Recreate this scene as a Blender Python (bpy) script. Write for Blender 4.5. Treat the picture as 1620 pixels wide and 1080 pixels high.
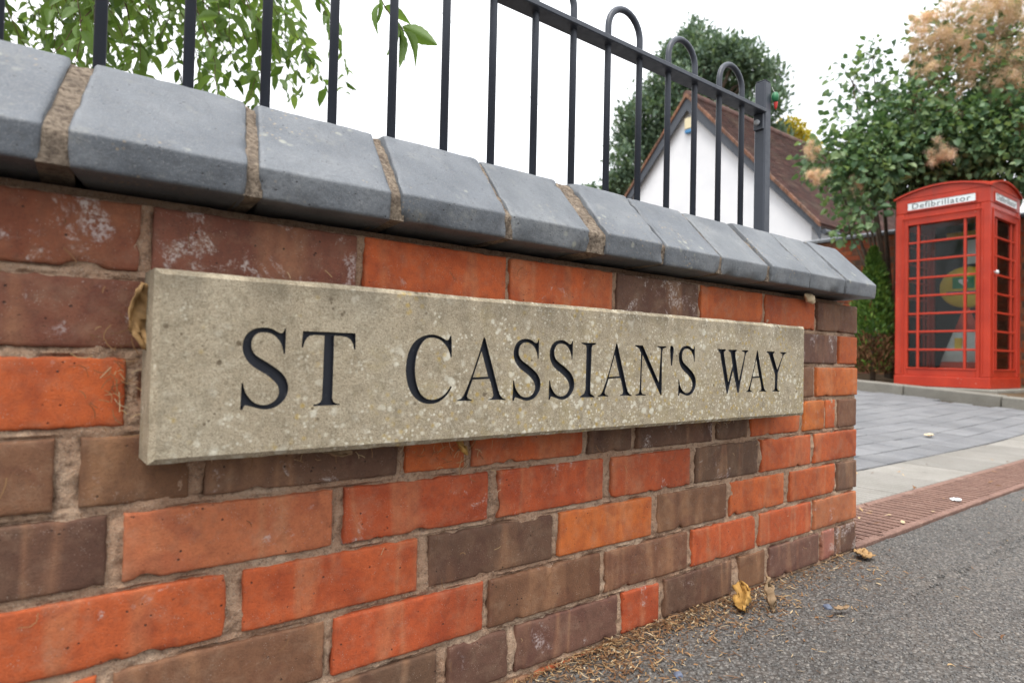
import bpy, bmesh, math, random
import numpy as np
from mathutils import Vector, Matrix, noise as mnoise

# ------------------------------------------------------------------ camera, sky, sun, exposure
for o in list(bpy.data.objects): bpy.data.objects.remove(o)
scene = bpy.context.scene
COL = scene.collection
YAW, PITCH, ROLL = 0.909, 0.0234, 0.0222
CAM = Vector((-1.6332, -0.7144, 0.4501))
fw = Vector((math.cos(PITCH)*math.cos(YAW), math.cos(PITCH)*math.sin(YAW), math.sin(PITCH)))
rt = fw.cross(Vector((0, 0, 1))).normalized(); up = rt.cross(fw)
R_ = rt*math.cos(ROLL) + up*math.sin(ROLL); U_ = up*math.cos(ROLL) - rt*math.sin(ROLL)
cd = bpy.data.cameras.new('camera'); cam = bpy.data.objects.new('camera', cd); COL.objects.link(cam)
cd.sensor_width = 36; cd.lens = 36*1008/1620; cd.clip_start = 0.02; cd.clip_end = 2000
m = Matrix((R_, U_, -fw)).transposed().to_4x4(); m.translation = CAM; cam.matrix_world = m
cd.dof.use_dof = True; cd.dof.focus_distance = 1.10; cd.dof.aperture_fstop = 5.6
scene.camera = cam

world = bpy.data.worlds.new('World'); scene.world = world; world.use_nodes = True
wn = world.node_tree; wn.nodes.clear()
SUN_EL, SUN_AZ = math.radians(66), math.radians(215)      # azimuth of the sun, degrees from +x
sky = wn.nodes.new('ShaderNodeTexSky'); sky.sky_type = 'NISHITA'; sky.sun_disc = False
sky.sun_elevation = SUN_EL; sky.sun_rotation = math.radians(90) - SUN_AZ
sky.air_density = 1.0; sky.dust_density = 3.0
bg1 = wn.nodes.new('ShaderNodeBackground'); bg1.inputs[1].default_value = 0.10
wn.links.new(sky.outputs[0], bg1.inputs[0])
bg2 = wn.nodes.new('ShaderNodeBackground')                # even overcast cloud sheet
tcw = wn.nodes.new('ShaderNodeTexCoord'); nz = wn.nodes.new('ShaderNodeTexNoise')
nz.inputs['Scale'].default_value = 1.6; nz.inputs['Detail'].default_value = 4
wn.links.new(tcw.outputs['Generated'], nz.inputs['Vector'])
cr = wn.nodes.new('ShaderNodeValToRGB')
cr.color_ramp.elements[0].position = .3; cr.color_ramp.elements[0].color = (.86, .89, .94, 1)
cr.color_ramp.elements[1].position = .7; cr.color_ramp.elements[1].color = (1, 1, 1, 1)
wn.links.new(nz.outputs[0], cr.inputs[0]); wn.links.new(cr.outputs[0], bg2.inputs[0])
# overcast luminance: brighter overhead than at the horizon, the same all the way round
sxw = wn.nodes.new('ShaderNodeSeparateXYZ'); wn.links.new(tcw.outputs['Generated'], sxw.inputs[0])
mrw = wn.nodes.new('ShaderNodeMapRange'); wn.links.new(sxw.outputs[2], mrw.inputs[0])
for i_, v_ in ((1, 0.0), (2, 1.0), (3, .52), (4, 1.56)): mrw.inputs[i_].default_value = v_
wn.links.new(mrw.outputs[0], bg2.inputs[1])
mxw = wn.nodes.new('ShaderNodeMixShader'); mxw.inputs[0].default_value = .85
wn.links.new(bg1.outputs[0], mxw.inputs[1]); wn.links.new(bg2.outputs[0], mxw.inputs[2])
wo = wn.nodes.new('ShaderNodeOutputWorld'); wn.links.new(mxw.outputs[0], wo.inputs[0])

sd = bpy.data.lights.new('sun', 'SUN'); sd.energy = 1.4; sd.angle = math.radians(25); sd.color = (1, .96, .9)
sun = bpy.data.objects.new('sun', sd); COL.objects.link(sun)
sdir = Vector((math.cos(SUN_EL)*math.cos(SUN_AZ), math.cos(SUN_EL)*math.sin(SUN_AZ), math.sin(SUN_EL)))
sun.rotation_euler = sdir.to_track_quat('Z', 'Y').to_euler(); sun.location = (-3, -4, 8)
vs = scene.view_settings; vs.view_transform = 'Standard'; vs.look = 'None'; vs.gamma = 1; vs.exposure = 1.20
vs.use_curve_mapping = False

# ------------------------------------------------------------------ helpers
rnd = random.Random(7)
def wmat(o):
    if o.parent is None: return o.matrix_basis.copy()
    return wmat(o.parent) @ o.matrix_parent_inverse @ o.matrix_basis
def par(o, p):
    o.parent = p; o.matrix_parent_inverse = wmat(p).inverted(); return o
def tag(o, label=None, cat=None, group=None, kind=None):
    if label: o['label'] = label
    if cat: o['category'] = cat
    if group: o['group'] = group
    if kind: o['kind'] = kind
    return o
def empty(name, loc=(0, 0, 0), rz=0):
    o = bpy.data.objects.new(name, None); o.location = loc; o.rotation_euler = (0, 0, rz); o.empty_display_size = .1
    o.matrix_basis = Matrix.Translation(Vector(loc)) @ Matrix.Rotation(rz, 4, 'Z')
    COL.objects.link(o); return o
def mesh_obj(name, me, mat=None, parent=None, M=None):
    o = bpy.data.objects.new(name, me); COL.objects.link(o)
    if mat is not None and not me.materials: me.materials.append(mat)
    if M is not None: o.matrix_basis = M
    if parent is not None: par(o, parent)
    return o
def clone(o, name, parent, M):
    c = o.copy(); COL.objects.link(c); c.name = name; c.parent = None; c.matrix_basis = M
    if parent is not None: par(c, parent)
    return c
class MB:
    def __init__(s): s.v = []; s.f = []; s.mi = []
    def add(s, vs_, fs, mi=0):
        b = len(s.v); s.v += [tuple(x) for x in vs_]; s.f += [tuple(i+b for i in q) for q in fs]; s.mi += [mi]*len(fs); return s
    def box(s, x0, x1, y0, y1, z0, z1, mi=0, M=None):
        V = [(x, y, z) for z in (z0, z1) for y in (y0, y1) for x in (x0, x1)]
        if M is not None: V = [M @ Vector(q) for q in V]
        return s.add(V, [(0, 2, 3, 1), (4, 5, 7, 6), (0, 1, 5, 4), (2, 6, 7, 3), (0, 4, 6, 2), (1, 3, 7, 5)], mi)
    def cbox(s, x0, x1, y0, y1, z0, z1, c=.004, mi=0):        # box with chamfered edges
        V = []
        for z in (z0, z1):
            for y in (y0, y1):
                for x in (x0, x1):
                    sx = c if x == x0 else -c; sy = c if y == y0 else -c; sz = c if z == z0 else -c
                    V += [(x, y+sy, z+sz), (x+sx, y, z+sz), (x+sx, y+sy, z)]
        b = bmesh.new(); vv = [b.verts.new(q) for q in V]; h = bmesh.ops.convex_hull(b, input=vv)
        b.verts.index_update(); b.faces.ensure_lookup_table()
        s.add([q.co.copy() for q in b.verts], [tuple(q.index for q in f.verts) for f in b.faces], mi); b.free(); return s
    def tube(s, pts, rad, n=8, mi=0, cap=True):
        pts = [Vector(p) for p in pts]; k = len(pts)
        if not hasattr(rad, '__len__'): rad = [rad]*k
        V = []; prev = None
        for i, p in enumerate(pts):
            t = (pts[min(i+1, k-1)] - pts[max(i-1, 0)]).normalized()
            a = prev if prev is not None else (Vector((0, 0, 1)) if abs(t.z) < .9 else Vector((1, 0, 0)))
            u = (a - t*a.dot(t)); u = u.normalized() if u.length > 1e-6 else t.orthogonal().normalized()
            prev = u; w = t.cross(u)
            V += [p + (u*math.cos(2*math.pi*j/n) + w*math.sin(2*math.pi*j/n))*rad[i] for j in range(n)]
        F = [(i*n+j, i*n+(j+1) % n, (i+1)*n+(j+1) % n, (i+1)*n+j) for i in range(k-1) for j in range(n)]
        if cap: F += [tuple(range(n))[::-1], tuple((k-1)*n+j for j in range(n))]
        return s.add(V, F, mi)
    def lathe(s, prof, n=24, mi=0, M=None):
        V = [(r*math.cos(2*math.pi*j/n), r*math.sin(2*math.pi*j/n), z) for r, z in prof for j in range(n)]
        if M is not None: V = [M @ Vector(q) for q in V]
        k = len(prof)
        F = [(i*n+j, i*n+(j+1) % n, (i+1)*n+(j+1) % n, (i+1)*n+j) for i in range(k-1) for j in range(n)]
        F += [tuple(range(n))[::-1], tuple((k-1)*n+j for j in range(n))]
        return s.add(V, F, mi)
    def prism(s, poly, axis, a, b, mi=0):    # extrude a polygon; axis 'x': poly=(y,z), 'y': poly=(x,z), 'z': poly=(x,y)
        def mk(p, q): return {'x': (q, p[0], p[1]), 'y': (p[0], q, p[1]), 'z': (p[0], p[1], q)}[axis]
        n = len(poly); V = [mk(p, a) for p in poly] + [mk(p, b) for p in poly]
        return s.add(V, [tuple(range(n)), tuple(range(2*n-1, n-1, -1))] + [(i, i+n, (i+1) % n+n, (i+1) % n) for i in range(n)], mi)
    def mesh(s, name, mats=(), smooth=False):
        me = bpy.data.meshes.new(name); me.from_pydata(s.v, [], s.f)
        for mt in mats: me.materials.append(mt)
        if len(mats) > 1: me.polygons.foreach_set('material_index', s.mi)
        b = bmesh.new(); b.from_mesh(me); bmesh.ops.recalc_face_normals(b, faces=b.faces); b.to_mesh(me); b.free()
        if smooth: me.polygons.foreach_set('use_smooth', [True]*len(me.polygons))
        return me
    def build(s, name, mat, parent=None, smooth=False, M=None):
        mats = mat if isinstance(mat, (list, tuple)) else [mat]
        return mesh_obj(name, s.mesh(name, mats, smooth), None, parent, M)
def np_mesh(name, V, F, mat):               # V (n,3), F (m,k)
    me = bpy.data.meshes.new(name); V = np.asarray(V, np.float32); F = np.asarray(F, np.int32); k = F.shape[1]
    me.vertices.add(len(V)); me.vertices.foreach_set('co', V.ravel())
    me.loops.add(F.size); me.loops.foreach_set('vertex_index', F.ravel())
    me.polygons.add(len(F)); me.polygons.foreach_set('loop_start', np.arange(0, F.size, k, dtype=np.int32))
    me.update(calc_edges=True)
    if mat: me.materials.append(mat)
    return me

# ------------------------------------------------------------------ materials
def srgb(r, g, b, k=1.0):
    f = lambda c: ((c/255)/12.92 if c/255 < .04045 else ((c/255+.055)/1.055)**2.4)*k
    return (f(r), f(g), f(b), 1)
class NT:
    def __init__(s, name):
        s.m = bpy.data.materials.new(name); s.m.use_nodes = True; s.t = s.m.node_tree; s.t.nodes.clear()
        s.out = s.t.nodes.new('ShaderNodeOutputMaterial'); s.b = s.t.nodes.new('ShaderNodeBsdfPrincipled')
        s.t.links.new(s.b.outputs[0], s.out.inputs[0])
    def n(s, kind, **kw):
        q = s.t.nodes.new('ShaderNode'+kind)
        for k, v in kw.items(): setattr(q, k, v)
        return q
    def set(s, sock, v):
        if hasattr(v, 'is_output') or isinstance(v, bpy.types.NodeSocket): s.t.links.new(v, sock)
        else: sock.default_value = v
    def coord(s, kind='Object', scale=(1, 1, 1), off=None):
        tc = s.n('TexCoord'); mp = s.n('Mapping'); s.t.links.new(tc.outputs[kind], mp.inputs[0]); mp.inputs['Scale'].default_value = scale
        if off is not None: s.set(mp.inputs['Location'], off)
        return mp.outputs[0]
    def noise(s, vec, scale, detail=3, rough=.55, dist=0):
        q = s.n('TexNoise'); s.t.links.new(vec, q.inputs['Vector']); q.inputs['Scale'].default_value = scale
        q.inputs['Detail'].default_value = detail; q.inputs['Roughness'].default_value = rough; q.inputs['Distortion'].default_value = dist
        return q.outputs[0]
    def vor(s, vec, scale, feature='F1', out='Distance', rnd_=1):
        q = s.n('TexVoronoi', feature=feature); s.t.links.new(vec, q.inputs['Vector']); q.inputs['Scale'].default_value = scale
        q.inputs['Randomness'].default_value = rnd_
        return q.outputs[out]
    def ramp(s, f, stops):
        q = s.n('ValToRGB'); s.set(q.inputs[0], f); e = q.color_ramp.elements
        while len(e) < len(stops): e.new(.5)
        for el, (p, c) in zip(e, stops):
            el.position = p; el.color = c if hasattr(c, '__len__') else (c, c, c, 1)
        return q.outputs[0]
    def mix(s, f, a, b, mode='MIX'):
        q = s.n('Mix', data_type='RGBA', blend_type=mode); s.set(q.inputs[0], f); s.set(q.inputs[6], a); s.set(q.inputs[7], b); return q.outputs[2]
    def math(s, op, a, b=0.0, clamp=False):
        q = s.n('Math', operation=op, use_clamp=clamp); s.set(q.inputs[0], a); s.set(q.inputs[1], b); return q.outputs[0]
    def bump(s, h, strength=.3, dist=.002, base=None):
        q = s.n('Bump'); q.inputs['Strength'].default_value = strength; q.inputs['Distance'].default_value = dist; s.set(q.inputs['Height'], h)
        if base is not None: s.t.links.new(base, q.inputs['Normal'])
        s.t.links.new(q.outputs[0], s.b.inputs['Normal']); return q.outputs[0]
    def fin(s, col=None, rough=None, spec=None, metal=None):
        if col is not None: s.set(s.b.inputs['Base Color'], col)
        if rough is not None: s.set(s.b.inputs['Roughness'], rough)
        if spec is not None: s.set(s.b.inputs['Specular IOR Level'], spec)
        if metal is not None: s.set(s.b.inputs['Metallic'], metal)
        return s.m
def mat_plain(name, col, rough=.6, spec=.4, var=.15, scale=12, bump=.1):
    t = NT(name); v = t.coord(); n1 = t.noise(v, scale, 5)
    c = t.mix(t.ramp(n1, [(.3, 0), (.7, 1)]), tuple(x*(1-var) for x in col[:3])+(1,), tuple(min(1, x*(1+var)) for x in col[:3])+(1,))
    if bump: t.bump(t.noise(v, scale*8, 4), bump, .001)
    return t.fin(c, rough, spec)

def mat_brick():
    t = NT('brick_clay'); oi = t.n('ObjectInfo'); tint = oi.outputs['Color']; eff = oi.outputs['Alpha']
    off = t.n('CombineXYZ'); r100 = t.math('MULTIPLY', oi.outputs['Random'], 57.0)
    for i in range(3): t.t.links.new(r100, off.inputs[i])
    v = t.coord('Object', (1, 1, 1), off.outputs[0]); vb = t.coord('Object', (1, 0, .16), off.outputs[0])
    band = t.noise(vb, 17, 2, .5)                                    # firing bands and stacking kiss marks
    band2 = t.noise(vb, 7, 1, .5)
    c = t.mix(t.ramp(band, [(.52, 0), (.6, .55), (.68, 0)]), tint, t.mix(.55, tint, (.50, .26, .13, 1)))
    c = t.mix(t.ramp(band2, [(.38, .6), (.44, 0)]), c, t.mix(1, tint, (.66, .62, .66, 1), 'MULTIPLY'))
    n1 = t.noise(v, 14, 5, .6); n2 = t.noise(v, 90, 5, .65); n3 = t.noise(v, 500, 3, .6)
    c = t.mix(t.ramp(n1, [(.35, .0), (.68, .55)]), c, t.mix(1, c, (.62, .60, .64, 1), 'MULTIPLY'))
    c = t.mix(t.ramp(n2, [(.35, .5), (.55, 0)]), c, t.mix(1, c, (.55, .50, .48, 1), 'MULTIPLY'))
    c = t.mix(t.ramp(n3, [(.36, .5), (.56, 0)]), c, t.mix(1, c, (.70, .68, .66, 1), 'MULTIPLY'))
    # pale salt bloom
    e1 = t.noise(v, 22, 6, .7, .6); th = t.math('MULTIPLY', eff, .22)
    em = t.math('SUBTRACT', t.math('ADD', e1, th), .69); em = t.math('MULTIPLY', em, 13.0, True)
    em = t.math('MULTIPLY', em, t.ramp(t.noise(v, 260, 4, .7), [(.44, .02), (.58, .85)]))
    c = t.mix(em, c, (.46, .40, .37, 1))
    # dust film and dark pits
    d1 = t.ramp(t.noise(v, 38, 6, .72), [(.5, 0), (.8, .32)])
    c = t.mix(d1, c, (.34, .24, .16, 1)); c = t.mix(.07, c, (.30, .20, .12, 1))
    pit = t.vor(v, 120); pm = t.ramp(pit, [(.10, .85), (.17, 0)])
    pm = t.math('MULTIPLY', pm, t.ramp(t.noise(v, 45, 2), [(.56, 0), (.62, 1)]))
    c = t.mix(pm, c, (.03, .02, .016, 1))
    # fine pale grit and soot specks
    sp = t.math('MULTIPLY', t.ramp(t.vor(v, 420), [(.10, .8), (.2, 0)]), t.ramp(t.noise(v, 60, 3), [(.5, 0), (.6, 1)])); c = t.mix(sp, c, (.40, .33, .27, 1))
    sk = t.math('MULTIPLY', t.ramp(t.vor(v, 300), [(.10, .7), (.2, 0)]), t.ramp(t.noise(v, 33, 3), [(.52, 0), (.62, 1)])); c = t.mix(sk, c, t.mix(1, c, (.3, .27, .25, 1), 'MULTIPLY'))
    # broad cloudy heat-flash patches
    fl = t.ramp(t.noise(v, 16, 2, .4, 1.2), [(.54, 0), (.64, .5)]); c = t.mix(fl, c, t.mix(1, c, (.70, .58, .62, 1), 'MULTIPLY'))
    h = t.math('ADD', t.math('MULTIPLY', n2, .28), t.math('MULTIPLY', n3, .55)); h = t.math('ADD', h, t.math('MULTIPLY', t.noise(v, 1300, 2), .3)); h = t.math('SUBTRACT', h, t.math('MULTIPLY', pm, 1.2))
    t.bump(h, .75, .0016)
    return t.fin(c, t.ramp(n2, [(.3, .66), (.7, .9)]), .3)
def mat_mortar():
    t = NT('lime_mortar'); v = t.coord()
    n1 = t.noise(v, 9, 5, .65); n2 = t.noise(v, 120, 5, .7); n3 = t.noise(v, 620, 3)
    c = t.ramp(n1, [(.3, srgb(158, 122, 98, .88)), (.5, srgb(178, 146, 120, .88)), (.72, srgb(194, 170, 146, .88))])
    c = t.mix(t.ramp(n2, [(.36, .6), (.5, 0)]), c, srgb(104, 78, 64, .8))
    c = t.mix(t.ramp(t.vor(v, 330), [(.12, .7), (.25, 0)]), c, srgb(120, 105, 92, .8))
    c = t.mix(t.ramp(n3, [(.55, 0), (.7, .5)]), c, srgb(210, 196, 178, .8))
    t.bump(t.math('ADD', n2, t.math('MULTIPLY', n3, .5)), 1.0, .005)
    return t.fin(c, .95, .15)
def mat_coping():
    t = NT('blue_engineering_brick'); oi = t.n('ObjectInfo')
    off = t.n('CombineXYZ'); r = t.math('MULTIPLY', oi.outputs['Random'], 31.0); [t.t.links.new(r, off.inputs[i]) for i in range(3)]
    v = t.coord('Object', (1, 1, 1), off.outputs[0])
    n1 = t.noise(v, 11, 5, .62); n2 = t.noise(v, 160, 5, .7); n3 = t.noise(v, 750, 2)
    c = t.ramp(n1, [(.28, (.058, .067, .078, 1)), (.5, (.096, .107, .119, 1)), (.72, (.150, .159, .166, 1))])
    c = t.mix(1, c, t.ramp(oi.outputs['Random'], [(0, (.82, .84, .88, 1)), (.5, (1, 1, 1, 1)), (1, (1.14, 1.12, 1.08, 1))]), 'MULTIPLY')
    c = t.mix(t.ramp(n2, [(.36, .65), (.55, 0)]), c, (.055, .060, .066, 1))
    c = t.mix(t.ramp(n3, [(.55, 0), (.75, .45)]), c, (.30, .30, .30, 1))
    c = t.mix(t.ramp(t.noise(v, 30, 6, .7), [(.58, 0), (.78, .4)]), c, (.26, .25, .20, 1))
    dr = t.noise(t.coord('Object', (1, .25, .25), off.outputs[0]), 34, 5, .65); c = t.mix(t.ramp(dr, [(.5, 0), (.72, .55)]), c, t.mix(1, c, (.58, .58, .60, 1), 'MULTIPLY'))
    ln = t.math('MULTIPLY', t.ramp(t.vor(v, 52), [(.16, .75), (.30, 0)]), t.ramp(t.noise(v, 9, 4, .7), [(.56, 0), (.64, 1)])); c = t.mix(ln, c, (.27, .27, .22, 1))
    og = t.math('MULTIPLY', t.ramp(t.vor(v, 140), [(.14, .8), (.26, 0)]), t.ramp(t.noise(v, 14, 4), [(.58, 0), (.66, 1)])); c = t.mix(og, c, (.30, .22, .12, 1))
    pit = t.ramp(t.vor(v, 105), [(.09, 1), (.14, 0)]); pit = t.math('MULTIPLY', pit, t.ramp(t.noise(v, 30, 2), [(.47, 0), (.53, 1)]))
    c = t.mix(pit, c, (.02, .02, .024, 1))
    t.bump(t.math('SUBTRACT', t.math('ADD', n2, t.math('MULTIPLY', n3, .4)), t.math('MULTIPLY', pit, 2)), .45, .0018)
    return t.fin(c, t.ramp(n2, [(.3, .40), (.7, .62)]), .6)
def mat_sandstone():
    t = NT('lichened_sandstone'); v = t.coord('Object'); sx = t.n('SeparateXYZ'); t.t.links.new(v, sx.inputs[0])
    n1 = t.noise(v, 7, 5, .6); n2 = t.noise(v, 55, 6, .7); n3 = t.noise(v, 420, 4, .65); n4 = t.noise(v, 1100, 2)
    c = t.ramp(n1, [(.28, srgb(152, 140, 119, .75)), (.5, srgb(170, 156, 132, .76)), (.75, srgb(178, 167, 145, .78))])
    c = t.mix(t.ramp(n3, [(.36, .6), (.54, 0)]), c, srgb(112, 98, 76, .74))
    c = t.mix(t.ramp(n4, [(.54, 0), (.66, .75)]), c, srgb(212, 203, 180, .85))
    c = t.mix(t.ramp(n2, [(.36, .45), (.52, 0)]), c, srgb(124, 114, 94, .72)); c = t.mix(t.ramp(t.noise(v, 20, 5, .7, .5), [(.58, 0), (.74, .3)]), c, srgb(122, 112, 96, .7))
    # olive and yellow lichen film, heavier low down and to the right (x in metres from the left end)
    lo = t.math('ADD', t.math('ADD', t.math('MULTIPLY', t.math('MINIMUM', sx.outputs[0], -.1), .30), .145), t.math('MULTIPLY', sx.outputs[2], -.55))
    ly = t.math('ADD', t.noise(v, 26, 6, .72, .4), lo)
    c = t.mix(t.ramp(ly, [(.60, 0), (.78, .4)]), c, srgb(166, 150, 106, .76))
    # pale crust spots of several sizes
    for sc, r0, r1, dn, k, col in ((38, .15, .25, 9, .01, srgb(200, 195, 178, .9)), (75, .17, .32, 14, .01, srgb(206, 200, 182, .9)), (170, .19, .36, 30, .01, srgb(210, 204, 186, .9))):
        vv = t.n('VectorMath', operation='ADD'); t.t.links.new(v, vv.inputs[0])
        wob = t.n('TexNoise'); t.t.links.new(v, wob.inputs['Vector']); wob.inputs['Scale'].default_value = sc*2.2; wob.inputs['Detail'].default_value = 3
        sc_ = t.n('VectorMath', operation='SCALE'); t.t.links.new(wob.outputs['Color'], sc_.inputs[0]); sc_.inputs['Scale'].default_value = .35/sc
        t.t.links.new(sc_.outputs[0], vv.inputs[1])
        d = t.ramp(t.vor(vv.outputs[0], sc), [(r0, 1), (r1, 0)])
        g = t.math('ADD', t.noise(v, dn, 4, .65), lo); d = t.math('MULTIPLY', d, t.ramp(g, [(.52+k, 0), (.66+k, .8)]))
        c = t.mix(d, c, col)
    yl = t.math('MULTIPLY', t.ramp(t.vor(v, 90), [(.16, .6), (.36, 0)]), t.ramp(t.math('ADD', t.noise(v, 17, 4, .65), lo), [(.56, 0), (.66, 1)])); c = t.mix(yl, c, srgb(178, 150, 72, .8))
    mo = t.ramp(t.noise(v, 200, 4, .7), [(.55, 0), (.68, .5)]); c = t.mix(mo, c, srgb(198, 190, 168, .85))
    for sc, th in ((60, .12), (110, .13)):
        d = t.ramp(t.vor(v, sc), [(th, .8), (th+.07, 0)]); d = t.math('MULTIPLY', d, t.ramp(t.noise(v, 18, 3), [(.55, 0), (.62, 1)]))
        c = t.mix(d, c, srgb(104, 90, 72, .7))
    # sooty stains hanging from the top edge
    st = t.coord('Object', (1, 1, .18)); so = t.noise(st, 24, 4, .6); top = t.math('MULTIPLY', t.math('SUBTRACT', sx.outputs[2], .045), 12.0, True)
    c = t.mix(t.math('MULTIPLY', top, t.ramp(so, [(.42, 0), (.58, .85)])), c, srgb(88, 80, 68, .66))
    t.bump(t.math('ADD', t.math('ADD', n3, t.math('MULTIPLY', n4, .5)), t.math('MULTIPLY', n2, .8)), .5, .0016)
    return t.fin(c, .92, .2)
def mat_asphalt():
    t = NT('worn_asphalt'); v = t.coord()
    vc = t.n('TexVoronoi'); t.t.links.new(v, vc.inputs['Vector']); vc.inputs['Scale'].default_value = 135
    sep = t.n('SeparateColor'); t.t.links.new(vc.outputs['Color'], sep.inputs[0])
    n1 = t.noise(v, 2.2, 5, .6); n2 = t.noise(v, 30, 5, .7); n3 = t.noise(v, 300, 3)
    c = t.ramp(sep.outputs[0], [(0, (.070, .065, .060, 1)), (.45, (.108, .101, .094, 1)), (.8, (.150, .140, .130, 1)), (1, (.21, .195, .178, 1))])
    c = t.mix(t.ramp(vc.outputs['Distance'], [(.38, 0), (.62, .85)]), c, (.060, .054, .048, 1))
    c = t.mix(t.ramp(n1, [(.4, 0), (.7, .45)]), c, t.mix(1, c, (1.35, 1.26, 1.16, 1), 'MULTIPLY'))
    c = t.mix(t.ramp(n2, [(.45, 0), (.75, .5)]), c, (.155, .128, .105, 1))
    c = t.mix(t.ramp(t.noise(v, 1.1, 4, .6, .8), [(.42, .55), (.52, 0)]), c, t.mix(1, c, (.66, .65, .66, 1), 'MULTIPLY'))
    sxy = t.n('SeparateXYZ'); t.t.links.new(v, sxy.inputs[0])      # washed-out silt lying along the wall foot
    silt = t.math('ADD', t.math('MULTIPLY', sxy.outputs[1], 5.5), t.noise(v, 11, 5, .65)); sx_ = t.ramp(sxy.outputs[0], [(0, 1), (.12, 0)])
    silt = t.math('MULTIPLY', t.ramp(silt, [(-.05 if False else 0.0, 0), (.45, .8)]), sx_); c = t.mix(silt, c, t.ramp(t.noise(v, 160, 4, .7), [(.3, (.075, .058, .044, 1)), (.7, (.155, .122, .094, 1))]))
    h = t.math('SUBTRACT', t.math('MULTIPLY', n3, .25), vc.outputs['Distance'])
    t.bump(h, 1.0, .006)
    return t.fin(c, .8, .35)
def mat_island(name, stops, rough=.6, spec=.3, trans=0.0, scale=20):
    t = NT(name); g = t.n('NewGeometry'); c = t.ramp(g.outputs['Random Per Island'], stops)
    oi = t.n('ObjectInfo'); c = t.mix(1, c, t.ramp(oi.outputs['Random'], [(0, .85), (1, 1.15)]), 'MULTIPLY')
    v = t.coord(); c = t.mix(t.ramp(t.noise(v, scale, 3), [(.4, 0), (.7, .35)]), c, t.mix(1, c, (.72, .72, .65, 1), 'MULTIPLY'))
    t.fin(c, rough, spec)
    if trans:
        tr = t.n('BsdfTranslucent'); mx = t.n('MixShader'); mx.inputs[0].default_value = trans
        tc = t.mix(1, c, (1.25, 1.25, .7, 1), 'MULTIPLY'); t.t.links.new(tc, tr.inputs[0])
        t.t.links.new(t.b.outputs[0], mx.inputs[1]); t.t.links.new(tr.outputs[0], mx.inputs[2]); t.t.links.new(mx.outputs[0], t.out.inputs[0])
    return t.m
def mat_paint(name, col, rough=.35, wear=None, chip=.0, spec=.5):
    t = NT(name); v = t.coord(); n1 = t.noise(v, 5, 4); n2 = t.noise(v, 60, 5, .7)
    c = t.mix(t.ramp(n1, [(.3, 0), (.7, 1)]), tuple(x*.86 for x in col[:3])+(1,), tuple(x*1.1 for x in col[:3])+(1,))
    if wear: c = t.mix(t.ramp(n2, [(.62-chip, 0), (.70-chip, .6)]), c, wear)
    t.bump(t.noise(v, 150, 3), .12, .001)
    return t.fin(c, t.ramp(n2, [(.3, rough), (.7, rough+.2)]), spec)
def mat_glass():
    t = NT('window_glass'); tr = t.n('BsdfTransparent'); tr.inputs[0].default_value = (.86, .89, .88, 1)
    gl = t.n('BsdfGlossy'); gl.inputs['Roughness'].default_value = .04
    fr = t.n('Fresnel'); fr.inputs[0].default_value = 1.33; mx = t.n('MixShader')
    t.t.links.new(fr.outputs[0], mx.inputs[0]); t.t.links.new(tr.outputs[0], mx.inputs[1]); t.t.links.new(gl.outputs[0], mx.inputs[2])
    t.t.links.new(mx.outputs[0], t.out.inputs[0]); return t.m
M_brick, M_mortar, M_coping, M_stone, M_asph = mat_brick(), mat_mortar(), mat_coping(), mat_sandstone(), mat_asphalt()
M_letter = mat_paint('letter_paint', (.012, .014, .021), .5, (.06, .06, .065, 1), .02, .35)
M_rail = mat_paint('railing_paint', (.030, .036, .050), .36, (.10, .10, .11, 1), -.06)
M_red = mat_paint('red_gloss_paint', (.40, .031, .012), .36, (.26, .04, .028, 1), .03, .28)
def mat_kiosk():
    t = NT('chipped_red_paint'); v = t.coord(); n1 = t.noise(v, 4, 5, .65); n2 = t.noise(v, 60, 5, .7)
    c = t.mix(t.ramp(n1, [(.3, 0), (.7, 1)]), (.33, .024, .010, 1), (.44, .040, .016, 1))
    c = t.mix(t.ramp(t.noise(t.coord('Object', (1, 1, .2)), 9, 5, .7), [(.52, 0), (.72, .45)]), c, (.25, .035, .022, 1))
    ch = t.math('MULTIPLY', t.ramp(t.vor(v, 28), [(.10, 1), (.14, 0)]), t.ramp(t.noise(v, 6, 3), [(.58, 0), (.61, 1)])); c = t.mix(ch, c, (.50, .30, .24, 1))
    t.bump(t.math('SUBTRACT', t.noise(v, 150, 3), ch), .2, .0015); return t.fin(c, t.ramp(n2, [(.3, .28), (.7, .5)]), .35)
M_red = mat_kiosk()
M_glass = mat_glass()

# ------------------------------------------------------------------ terrain: the street rises a little beyond the wall
def sstep(a, b, x): q = min(1, max(0, (x-a)/(b-a))); return q*q*(3-2*q)
def gz(x, y): return .055*max(0, min(y, 7)-.5) + .06*sstep(2.5, 5.6, x) - .028*sstep(.75, 1.5, -x)
def sheet(name, xs, ys, zf, mat, kind='structure'):
    V = [(x, y, zf(x, y)) for y in ys for x in xs]; n = len(xs)
    F = [(j*n+i, j*n+i+1, (j+1)*n+i+1, (j+1)*n+i) for j in range(len(ys)-1) for i in range(n-1)]
    o = mesh_obj(name, np_mesh(name, V, F, mat)); o['kind'] = kind
    o.data.polygons.foreach_set('use_smooth', [True]*len(F)); return o
def lin(a, b, n): return [a+(b-a)*i/n for i in range(n+1)]
M_soil = mat_plain('bare_soil', srgb(88, 74, 58), .95, .1, .35, 6, .8)
far = [-600, -200, -80, -30, -12]
sheet('ground', far + lin(-6, 12, 36) + [20, 40, 100, 300, 700], far + lin(-6, 12, 36) + [20, 40, 100, 300, 700], lambda x, y: gz(x, y)-.09, M_soil)
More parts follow.
